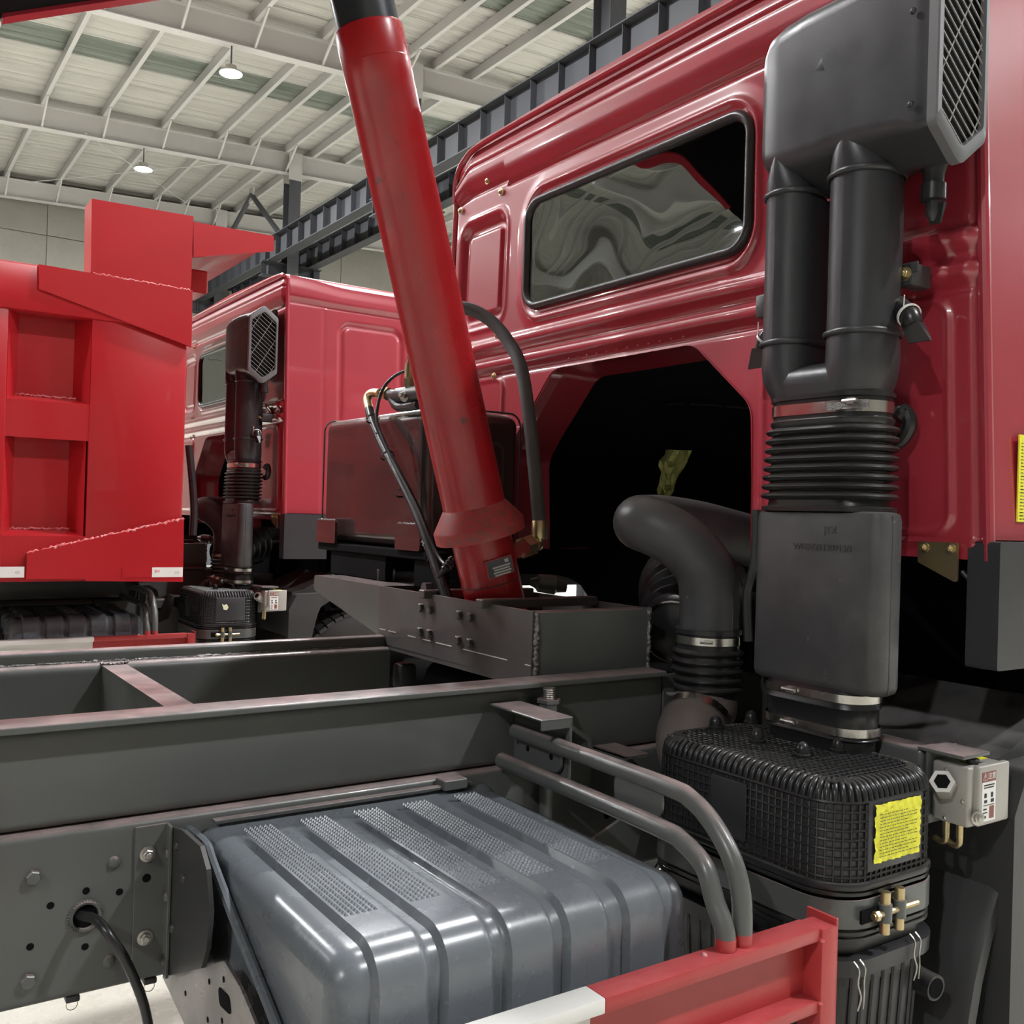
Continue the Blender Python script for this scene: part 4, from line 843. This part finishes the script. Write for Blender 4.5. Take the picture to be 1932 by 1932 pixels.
# ---------------------------------------------------------------- hoist cross beam
m = MB(); fp = rpoly([(2.842, 1.296), (2.842, 1.484), (1.994, 1.484), (1.994, 1.305)], [.0, 0, 0, 0], 1)
m.prism(fp, 'x', 1.43, 1.442)
HB = part('hoist_beam', m, M['beam'], T, 0)
part('beam_web', MB().box(1.808, 1.82, 1.994, 2.842, 1.30, 1.482), M['beam'], HB, 0)
part('beam_web', MB().box(1.43, 1.82, 1.994, 2.842, 1.290, 1.304), M['beam'], HB, 0)
part('beam_end', MB().box(1.446, 1.812, 1.988, 1.998, 1.304, 1.480), M['chassis'], HB, 0)
part('beam_end_flange', MB().box(1.446, 1.815, 1.998, 2.05, 1.470, 1.480), M['beam'], HB, 0)
for x in (1.440, 1.815):
    part('weld_seam', MB().tube([V((x+random.uniform(-.002, .002), 1.988+random.uniform(-.002, .001), 1.305+.004*k)) for k in range(45)], [.006+random.uniform(-.002, .003) for _ in range(45)], 6), M['weld'], HB, 60)
for y0, y1 in ((2.19, 2.225), (2.505, 2.54)): part('trunnion_plate', MB().rbox(1.405, 1.80, y0, y1, 1.472, 1.497, .003, 1), M['beam'], HB, 0)
part('beam_gusset', MB().box(1.45, 1.80, 2.6, 2.61, 1.31, 1.47), M['void'], HB, 0)
for y in (2.56, 2.505, 2.341, 2.281):
    for z in (1.441, 1.370): bolt(HB, (1.43, y, z), (-1, 0, 0), M['beam'], .0135, .012, 'bolt', x=(0, .3, 1))
m = MB()
for y0, y1 in ((2.83, 2.79), (2.77, 2.72), (2.64, 2.59), (2.55, 2.50), (2.47, 2.38), (2.32, 2.10), (2.02, 1.995)):
    m.box(1.4285, 1.4305, y1, y0, 1.347, 1.3495)
part('paint_score', m, M['wink'], HB, 0, 'stuff')
part('lifting_lug', MB().loft([[(1.425, 2.57, 1.484), (1.455, 2.57, 1.484), (1.455, 2.52, 1.484), (1.425, 2.52, 1.484)], [(1.425, 2.555, 1.515), (1.45, 2.555, 1.515), (1.45, 2.535, 1.515), (1.425, 2.535, 1.515)]]), M['beam'], HB, 0)
og = rpoly([(2.84, 1.484), (3.375, 1.484), (3.378, 1.43), (2.84, 1.325)], [0, .012, .02, 0], 4)
part('outrigger', MB().prism(og, 'x', 1.432, 1.80), M['chassis'], HB, 30)
part('rail_bracket', MB().rbox(1.44, 1.50, 2.70, 2.76, 1.17, 1.25, .012, 2), M['dark'], HB, 30)
part('dark_gap_block', MB().rbox(1.50, 2.4, 2.12, 2.70, .75, 1.27, .06, 3), M['void'], T, 40)  # near-black block added to keep the gap under the beam dark
part('dark_gap_drum', MB().lathe([(0, .1), (.03, .16), (.8, .16), (.83, .1)], (1.46, 3.08, 1.10), (1, 0, 0), 24), M['dark'], T, 40)  # dark drum added to cover bright floor behind that gap
part('gear_pipe', MB().tube([(1.70, 2.66, 1.32), (1.72, 2.66, 1.0)], .05, 18), M['brass'], T)

# ================================================================ parts only the near truck shows
SHARED_DONE = list(T.children)
st = MB(); nx, nz = 26, 22; random.seed(11)
def crumple(i, j): return .0016*math.sin(i*1.7+j*.9)+.0012*math.sin(j*2.3-i*.6)+random.uniform(-.0008, .0008)
ys = FC[1]-FHY-.0085
st.v = [(1.642+.146*i/nx, ys-.0015+crumple(i, j), 1.078+.112*j/nz) for i in range(nx+1) for j in range(nz+1)]
st.f = [(i*(nz+1)+j, (i+1)*(nz+1)+j, (i+1)*(nz+1)+j+1, i*(nz+1)+j+1) for i in range(nx) for j in range(nz)]
part('yellow_sticker', st, M['yellow'], AF, 60, label='crumpled yellow instruction sticker')
def print_lines(nm, parent, P0, ux, uz, w, rows, step, h, seed):
    random.seed(seed); m = MB(); n = ux.cross(uz)*.0001
    for r in range(rows):
        x = 0.0
        while x < w*(.95 if r % 3 else .7):
            l = random.uniform(.004, .011)*w/.12; a = P0+ux*x-uz*(r*step); b = a+ux*l
            m.add([a, b, b+uz*h, a+uz*h], [(0, 1, 2, 3)]); x += l+.0022*w/.12
    part(nm, m, M['ink'], parent, 0, 'stuff')
print_lines('sticker_print', AF, V((1.652, ys-.0048, 1.170)), V((1, 0, 0)), V((0, 0, 1)), .126, 14, .0062, .0014, 5)
yst = part('door_sticker', MB().prism([(2.145, 1.742), (2.33, 1.742), (2.33, 1.935), (2.145, 1.935)], 'y', CYN-.002, CYN+.0015), M['yellow'], cab, 0, label='yellow notice sticker')
print_lines('door_sticker_print', cab, V((2.152, CYN-.0026, 1.915)), V((1, 0, 0)), V((0, 0, 1)), .17, 24, .0073, .0020, 8)
fo = MB(); q = [onx(*c, 2.45) for c in ((1252, 848), (1306, 850), (1290, 892), (1262, 938), (1240, 935), (1244, 890))]
random.seed(2)
for a in range(9):
    for b in range(9):
        s, t = a/8, b/8; top = q[0]*(1-s)+q[1]*s; bot = q[4]*(1-s)+q[3]*s; p_ = top*(1-t)+bot*t+(q[5]-q[4]*.5-q[0]*.5)*(4*t*(1-t)*(1-s)*.8)
        fo.v.append((p_.x+random.uniform(-.012, .012), p_.y, p_.z))
fo.f = [(a*9+b, a*9+b+1, a*9+b+10, a*9+b+9) for a in range(8) for b in range(8)]; part('tunnel_foil', fo, M['foil'], cab, 0, label='crinkled green foil heat shield')
# ---------------------------------------------------------------- hoist ram
RA = V((1.553, 2.365, 1.504)); RD = V((-.299, 0, 1)).normalized()
def rs(z): return (z-RA.z)/RD.z
RAM = part('hoist_ram', MB().lathe([(-.07, .0), (-.07, .085), (.02, .086), (rs(1.688), .087)], RA, RD, 48, False), M['ram'], T, 50)
part('ram_tube', MB().lathe([(rs(1.70), .0895), (rs(2.86), .0895), (rs(2.862), .0905), (rs(2.985), .0905), (rs(2.992), .088), (rs(2.992), .06)], RA, RD, 64, False), M['ram'], RAM, 50)
part('ram_collar', MB().lathe([(rs(1.664), .088), (rs(1.664), .130), (rs(1.693), .131), (rs(1.698), .128), (rs(1.742), .096), (rs(1.752), .088)], RA, RD, 64, False), M['ramgrind'], RAM, 40, label='scuffed red collar')
part('ram_stage', MB().lathe([(rs(2.98), .083), (rs(4.9), .083), (rs(4.9), .05), (rs(5.0), .05)], RA, RD, 48), M['chrome'], RAM, 40, label='dark inner ram stage')
part('ram_seam', MB().lathe([(rs(2.905), .0905), (rs(2.9055), .0912), (rs(2.907), .0905)], RA, RD, 64, False), M['ram'], RAM, 60)
part('ram_seam', MB().lathe([(.03, .0862), (.031, .0872), (.033, .0862)], RA, RD, 64, False), M['dark'], RAM, 60)
nrm = V((-.18, -.98, 0)); nrm = (nrm-RD*nrm.dot(RD)).normalized(); tx = RD.cross(nrm)*-1
c0 = RA+RD*rs(1.583)+nrm*.088; F = frame(c0, nrm, nrm.cross(RD)*-1)
def fbox(w, h, d0, d1, ox=0, oy=0):
    m = MB(); m.loft([[F @ V((ox-w/2, oy-h/2, z)), F @ V((ox+w/2, oy-h/2, z)), F @ V((ox+w/2, oy+h/2, z)), F @ V((ox-w/2, oy+h/2, z))] for z in (d0, d1)]); return m
NP = part('name_plate_block', fbox(.082, .052, -.02, .006), M['ram'], RAM, 0)
part('name_plate', fbox(.076, .046, .006, .0075), mat('dull_plate', (.10, .10, .115), .4, .5), RAM, 0)
m = MB()
for k in range(4): m.add(fbox(.055-.006*(k % 2), .0045, .0075, .0078, .004, .002-.0075*k).v, [(0, 1, 2, 3), (4, 5, 6, 7)])
m.add(fbox(.012, .010, .0075, .0078, .022, .014).v, [(4, 5, 6, 7)])
part('plate_print', m, M['wink'], RAM, 0, 'stuff')
# port, nut and brass elbow of the wrapped hose
pa, pb, pc = onx(972, 1040, 1.60), onx(992, 1032, 1.66), onx(1006, 1027, 1.69)
part('ram_port', MB().tube([pa, pb], .023, 16), M['ramgrind'], RAM, 40)
d = (pc-pb).normalized(); F2 = frame(pb, d); m = MB(); m.loft([[F2 @ V(p) for p in hexloop(.034, z)] for z in (-.012, .022)]); part('port_nut', m, M['brass'], RAM, 20, label='brass hexagonal nut')
HR = part('wrapped_hose', MB().tube([(1.72, 2.378, 1.70), (1.72, 2.406, 1.841), (1.72, 2.442, 2.003), (1.72, 2.493, 2.17), (1.715, 2.556, 2.26), (1.69, 2.63, 2.34), (1.64, 2.70, 2.385), (1.58, 2.76, 2.38), (1.545, 2.82, 2.32), (1.54, 2.87, 2.23)], .0205, 16, 8), M['hoseg'], T, 60)
part('crimp_sleeve', MB().lathe([(0, .022), (.005, .0235), (.05, .0235), (.055, .021)], (1.72, 2.376, 1.655), (0, .05, 1), 20), M['brass'], HR, 40)
part('brass_elbow', MB().tube([V((1.72, 2.376, 1.66)), V((1.72, 2.376, 1.635)), pc+V((.012, -.008, -.002)), pc-d*.004], .0125, 14, 6), M['brass'], HR, 60)
# ---------------------------------------------------------------- hydraulic tank on the outrigger
TK = part('hydraulic_tank', MB().rbox(1.55, 1.93, 2.79, 3.60, 1.602, 2.072, .045, 6), M['tank'], T, 50)
for y in (2.80, 3.59):
    lo = [(p[0], y, p[1]) for p in rr(1.74, 1.837, .192, .237, .045, 6)]; part('tank_seam', MB().tube(lo+[lo[0]], .0035, 6, caps=False), M['dark'], TK)
part('tank_recess', MB().loft([[(p[0], 2.787, p[1]) for p in rr(1.74, 1.80, .12-o, .17-o, .03, 5)] for o in (0, .01)], False, False), M['dark'], TK)
for y0, y1 in ((3.385, 3.56), (2.735, 2.905)):
    part('tank_stop', MB().prism(rpoly([(y0, 1.60), (y1, 1.60), (y1, 1.685), (y0, 1.685)], .012, 3), 'x', 1.512, 1.522), M['tank'], TK, 30)
    part('weld_seam', MB().tube([V((1.517, y0+.01+(y1-y0-.02)*k/20, 1.686+random.uniform(-.002, .002))) for k in range(21)], .0045, 6), M['weld'], TK, 60)
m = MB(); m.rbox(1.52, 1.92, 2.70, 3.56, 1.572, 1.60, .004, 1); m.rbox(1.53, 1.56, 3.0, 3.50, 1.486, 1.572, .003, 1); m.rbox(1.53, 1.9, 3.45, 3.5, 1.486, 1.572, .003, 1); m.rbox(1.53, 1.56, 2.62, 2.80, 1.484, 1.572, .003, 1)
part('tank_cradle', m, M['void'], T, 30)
c = onx(728, 1075, 1.56); m = MB(); m.lathe([(-.05, .03), (.0, .032), (.01, .024), (.03, .024)], c, (0, 0, 1), 16); part('tank_outlet', m, M['dark'], TK, 40)
# valve on the tank top
VX = 1.53
VB = part('hoist_valve', MB().tube([onx(733, 744, VX), onx(748, 746, VX), onx(752, 746, VX), onx(800, 740, VX)], [.017, .019, .025, .025], 16), M['dark'], T, 40)
part('valve_foot', MB().tube([onx(740, 752, VX), onx(752, 768, VX), onx(790, 764, VX)], .016, 10, 3), M['dark'], VB)
bolt(VB, onx(765, 748, VX-.02), (-1, -.4, .1), M['steel'], .013, .03, 'stud', 'relief_screw')
o = onx(774, 728, VX); m = MB(); m.loft([[(o.x+p[0], o.y+p[1], o.z+p[2]) for p in hexloop(.024, z)] for z in (-.002, .022)]); part('valve_nut', m, M['brass'], VB, 20, label='brass hexagonal nut')
part('valve_stem', MB().tube([onx(774, 742, VX), onx(774, 700, VX)], .012, 12), M['steel'], VB)
part('valve_stem', MB().lathe([(0, .018), (.045, .0165), (.046, .012), (.06, .012)], onx(773, 712, VX), (0, 0, 1), 16), M['brass'], VB)
o = onx(733, 744, VX); m = MB(); dd = (onx(715, 741, VX)-o).normalized(); F3 = frame(o, dd); m.loft([[F3 @ V(p) for p in hexloop(.024, z)] for z in (-.005, .02)]); m.loft([[F3 @ V(p) for p in hexloop(.019, z)] for z in (.02, .034)]); part('valve_nut', m, M['brass'], VB, 20)
PH = part('pressure_hose', MB().tube([onx(697, 772, 1.50), onx(703, 795, 1.49), onx(722, 840, 1.48), onx(748, 890, 1.475), onx(785, 965, 1.47), onx(815, 1045, 1.465), onx(836, 1105, 1.46), V((1.462, 2.44, 1.44))], .0165, 14, 6), M['hose'], T, 60)
part('brass_elbow', MB().tube([onx(716, 742, 1.53), onx(702, 742, 1.525), onx(693, 752, 1.515), onx(697, 774, 1.50)], .0155, 14, 6), M['brass'], PH, 60)
for px, py, tx_ in ((722, 838, 0), (752, 897, 0), (768, 930, 0)): pass
def hose_text(body, p0, p1, s):
    a, b = onx(*p0, 1.452), onx(*p1, 1.452); text('hose_print', body, s, frame((a+b)/2, (-1, -.25, 0), b-a), M['wink'], PH, .0001)
hose_text('MATUL', (794, 1012), (812, 1058), .018); hose_text('12005E 1173', (736, 868), (758, 915), .010)
CB = part('sensor_cable', MB().tube([onx(800, 720, 1.56), onx(785, 702, 1.54), onx(765, 700, 1.53), onx(740, 713, 1.51), onx(722, 735, 1.49), onx(713, 765, 1.47), onx(712, 800, 1.455), onx(735, 858, 1.45), onx(765, 920, 1.45), onx(798, 985, 1.45), onx(822, 1040, 1.45), onx(836, 1062, 1.45), onx(848, 1070, 1.45)], .0055, 8, 6), M['hose'], T)
part('sensor_cable', MB().tube([onx(728, 845, 1.452), onx(758, 900, 1.448), onx(790, 962, 1.448), onx(816, 1030, 1.448), onx(826, 1065, 1.45), onx(838, 1104, 1.45)], .0035, 8, 6), M['hose'], T)
for p in ((705, 790), (733, 860), (762, 930), (822, 1055)):
    c = onx(*p, 1.475); part('cable_tie', MB().lathe([(-.003, .0225), (-.003, .024), (.003, .024), (.003, .0225)], c+V((-.004, 0, 0)), V((0, -.55, -.8)), 16, False), M['hose'], PH)
m = MB(); a, b = onx(857, 1052, 1.46), onx(826, 1090, 1.43); m.tube([a+(b-a)*t for t in np.linspace(0, 1, 15)], [.011, .011, .015, .011, .015, .011, .015, .011, .013, .008, .008, .006, .006, .005, .005], 12); part('sensor_boot', m, M['rubber'], CB, 40)
# ---------------------------------------------------------------- raised tipper body of the near truck
BD = V((math.cos(math.radians(25.8)), 0, math.sin(math.radians(25.8)))); BU = V((-BD.z, 0, BD.x)); B0 = V((.385, 0, 3.282))
def bbox(s0, s1, y0, y1, u0, u1):
    m = MB(); m.loft([[B0+BD*s+BU*u+V((0, y, 0)) for s, y in ((s0, y0), (s1, y0), (s1, y1), (s0, y1))] for u in (u0, u1)]); return m
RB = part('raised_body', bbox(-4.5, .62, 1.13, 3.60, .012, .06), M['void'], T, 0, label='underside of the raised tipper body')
part('body_lip', bbox(0, .62, 3.56, 3.62, 0.0, .022), M['cab'], RB, 0)  # darker cab red puts the lip's shade into its colour
part('body_lip', bbox(0, .62, 1.13, 1.17, 0.0, .022), M['cab'], RB, 0)
part('body_side', bbox(-4.5, .62, 1.11, 1.15, .06, 1.5), M['red'], RB, 0); part('body_side', bbox(-4.5, .62, 3.60, 3.64, .06, 1.5), M['red'], RB, 0); part('body_front', bbox(.58, .62, 1.15, 3.60, .06, 1.7), M['red'], RB, 0)
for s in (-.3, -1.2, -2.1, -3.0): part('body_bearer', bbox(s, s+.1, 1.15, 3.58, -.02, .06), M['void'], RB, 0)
part('ram_bracket', bbox(.62, .95, 2.25, 2.48, .6, .75), M['red'], RB, 0)
part('body_hinge', bbox(-4.5, -4.3, 2.0, 2.8, -.35, .06), M['chassis'], RB, 0)

# ================================================================ the neighbouring truck
OFF = V((.17, 4.5, 0))
T2 = thing('tipper_truck', 'tipper truck with bright red lowered body parked beyond the bare chassis', 'truck', T.location + OFF)
OWN = set(c.name for c in T.children) - set(c.name for c in SHARED_DONE)
for ch in SHARED_DONE:
    c = dup_tree(ch, T2, skip=('yellow_sticker', 'sticker_title', 'sticker_print', 'door_sticker', 'door_sticker_print'))
AF2 = [c for c in T2.children if c.name.startswith('air_filter')][0]
random.seed(4)
pz = rpoly([(1.66, 1.165), (1.672, 1.155), (1.69, 1.16), (1.70, 1.14), (1.69, 1.125), (1.672, 1.128), (1.667, 1.145)], .004, 2)
part('torn_label', MB().prism(pz, 'y', FC[1]-FHY-.0085, FC[1]-FHY-.006), mat('torn_paper', (.72, .70, .48), .6), AF2, 0, label='scrap of pale yellow label')
# lowered body
YB = 5.42
def pb(x, y, Y=YB): q = ony(x, y, Y); return (q.x, q.z)
def plate(pts, y0, y1, Y=YB): return MB().prism([pb(*p, Y) for p in pts], 'y', y0, y1)
xF = pb(345, 900)[0]; zT = pb(0, 489)[1]; zB = pb(200, 1096)[1]
def win(x0, x1, z0, z1): return (x0, x1, z0, z1)
w1 = (pb(15, 660)[0], pb(172, 660)[0], pb(90, 757)[1], pb(90, 588)[1]); w2 = (pb(5, 920)[0], pb(160, 920)[0], pb(80, 1011)[1], pb(80, 827)[1])
pitch = 1.0
DB = part('dump_body', MB().box(-4.3, xF-.02, YB+.12, YB+.16, zB, zT-.02), M['red'], T2, 0, label='bright red lowered tipper body')
m = MB(); xl = -4.3
m.rbox(w1[1], xF, YB, YB+.13, zB, zT-.03, .008); part('side_post', m, M['red'], DB, 30)
for k in range(4):
    xa = w1[0]-.19-k*.75; part('side_post', MB().rbox(xa, xa+.19, YB, YB+.13, zB, zT-.03, .008), M['red'], DB, 30)
m = MB(); m.rbox(-4.3, xF, YB-.012, YB+.16, w1[3]-.01, zT, .012); part('top_rail', m, M['red'], DB, 30)
def rail(z0, z1, nm):
    m = MB(); m.loft([[(x, YB+.004, z0), (x, YB+.12, z0+.012), (x, YB+.12, z1+.035), (x, YB+.004, z1)] for x in (-4.3, w1[1]+.01)]); part(nm, m, M['red'], DB, 0)
rail(w2[3]+.0, w1[2], 'middle_rail'); rail(zB, w2[2], 'bottom_rail')
for (a, b, z0, z1) in (w1, w2):
    for xa, sg in ((a, 1), (b, -1)):
        m = MB(); m.loft([[(xa, YB+.004, z), (xa, YB+.12, z), (xa+sg*.06, YB+.12, z)] for z in (z0, z1)]); part('post_chamfer', m, M['red'], DB, 0)
    part('weld_seam', MB().tube([V((a+.02+(b-a-.04)*k/40, YB+.105+random.uniform(-.004, .004), z0+.034+random.uniform(-.004, .004))) for k in range(41)], .006, 6), M['redweld'], DB, 60)
part('corner_plate', plate([(72, 500), (361, 549), (359, 656), (72, 546)], YB-.024, YB-.004), M['red'], DB, 0)
part('corner_plate', plate([(50, 1043), (345, 979), (343, 1097), (160, 1096), (160, 1092), (48, 1092)], YB-.022, YB+.002), M['red'], DB, 0)
a, b = pb(50, 1043), pb(345, 979)
part('weld_seam', MB().tube([V((a[0]+(b[0]-a[0])*k/90, YB-.014+random.uniform(-.003, .003), a[1]+(b[1]-a[1])*k/90+random.uniform(-.005, .005))) for k in range(91)], [.007+random.uniform(-.003, .003) for _ in range(91)], 6), M['redweld'], DB, 60)
part('headboard', plate([(174, 376), (364, 409), (359, 549), (174, 517)], YB-.012, YB+.012), M['red'], DB, 0)
part('headboard_edge', plate([(172, 376), (181, 378), (181, 518), (170, 515)], YB-.016, YB+.16), M['red'], DB, 0)
a, b = pb(174, 517), pb(359, 549)
part('weld_seam', MB().tube([V((a[0]+(b[0]-a[0])*k/60, YB-.02, a[1]+(b[1]-a[1])*k/60+random.uniform(-.004, .004))) for k in range(61)], .005, 6), M['redweld'], DB, 60)
cz = [pb(364, 419), pb(516, 446), pb(516, 474), pb(364, 486)]
part('canopy_side', MB().prism(cz, 'y', YB-.01, YB+.01), M['red'], DB, 0)
part('canopy', MB().loft([[(p[0], y, p[1]) for p in [(cz[0][0], cz[0][1]-.03), (cz[1][0]-.01, cz[1][1]-.02), (cz[1][0]-.01, cz[1][1]-.045), (cz[0][0], cz[0][1]-.06)]] for y in (YB+.01, YB+2.4)]), M['red'], DB, 0)
m = MB(); cb = pb(420, 500); m.rbox(cz[0][0], cb[0]-.0, YB+.25, YB+.5, cz[3][1]-.13, cz[3][1]-.0, .01); part('canopy_stay', m, M['red'], DB, 0)
part('front_wall', MB().box(xF-.06, xF-.004, YB+.02, YB+2.5, zB, cz[0][1]), M['red'], DB, 0)
part('far_wall', MB().box(-4.3, xF, YB+2.36, YB+2.44, zB, zT), M['red'], DB, 0)
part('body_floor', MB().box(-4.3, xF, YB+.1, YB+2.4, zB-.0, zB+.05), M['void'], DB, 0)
fp = pb(371, 610); part('front_flap', MB().rbox(xF+.0, xF+.06, YB+.20, YB+.26, pb(371, 1000)[1], pb(371, 582)[1], .01), M['red'], DB, 30)
for x0p, x1p, y0p, y1p in ((-60, 44, 1069, 1089), (285, 342, 1070, 1088)):
    a, b = pb(x0p, y0p), pb(x1p, y1p); sp = part('reflective_strip', MB().box(a[0], b[0], YB-.0245, YB-.022, b[1], a[1]), M['white'], DB, 0, label='white reflective strip')
    h = a[1]-b[1]
    if x0p > 0: text('strip_brand', '3M', h*.42, frame((a[0]+.025, YB-.0248, a[1]-h*.42), (0, -1, 0), (1, 0, 0)), mat('red_print', (.7, .02, .03), .5), sp, .0001)
    text('strip_mark', 'C\u25CB', h*.25, frame((b[0]-.03, YB-.0248, b[1]+h*.45), (0, -1, 0), (1, 0, 0)), M['ink'], sp, .0001)
part('faded_strip', MB().box(pb(229, 1070)[0], pb(284, 1070)[0], YB-.0245, YB-.022, pb(229, 1089)[1], pb(229, 1070)[1]), M['red'], DB, 0)
part('hose_run', MB().tube([ony(356, 840, 5.75), ony(362, 900, 5.75), ony(366, 960, 5.75), ony(364, 1010, 5.75)], .022, 10, 5), M['hose'], T2)
for r in (T, T2):
    pass
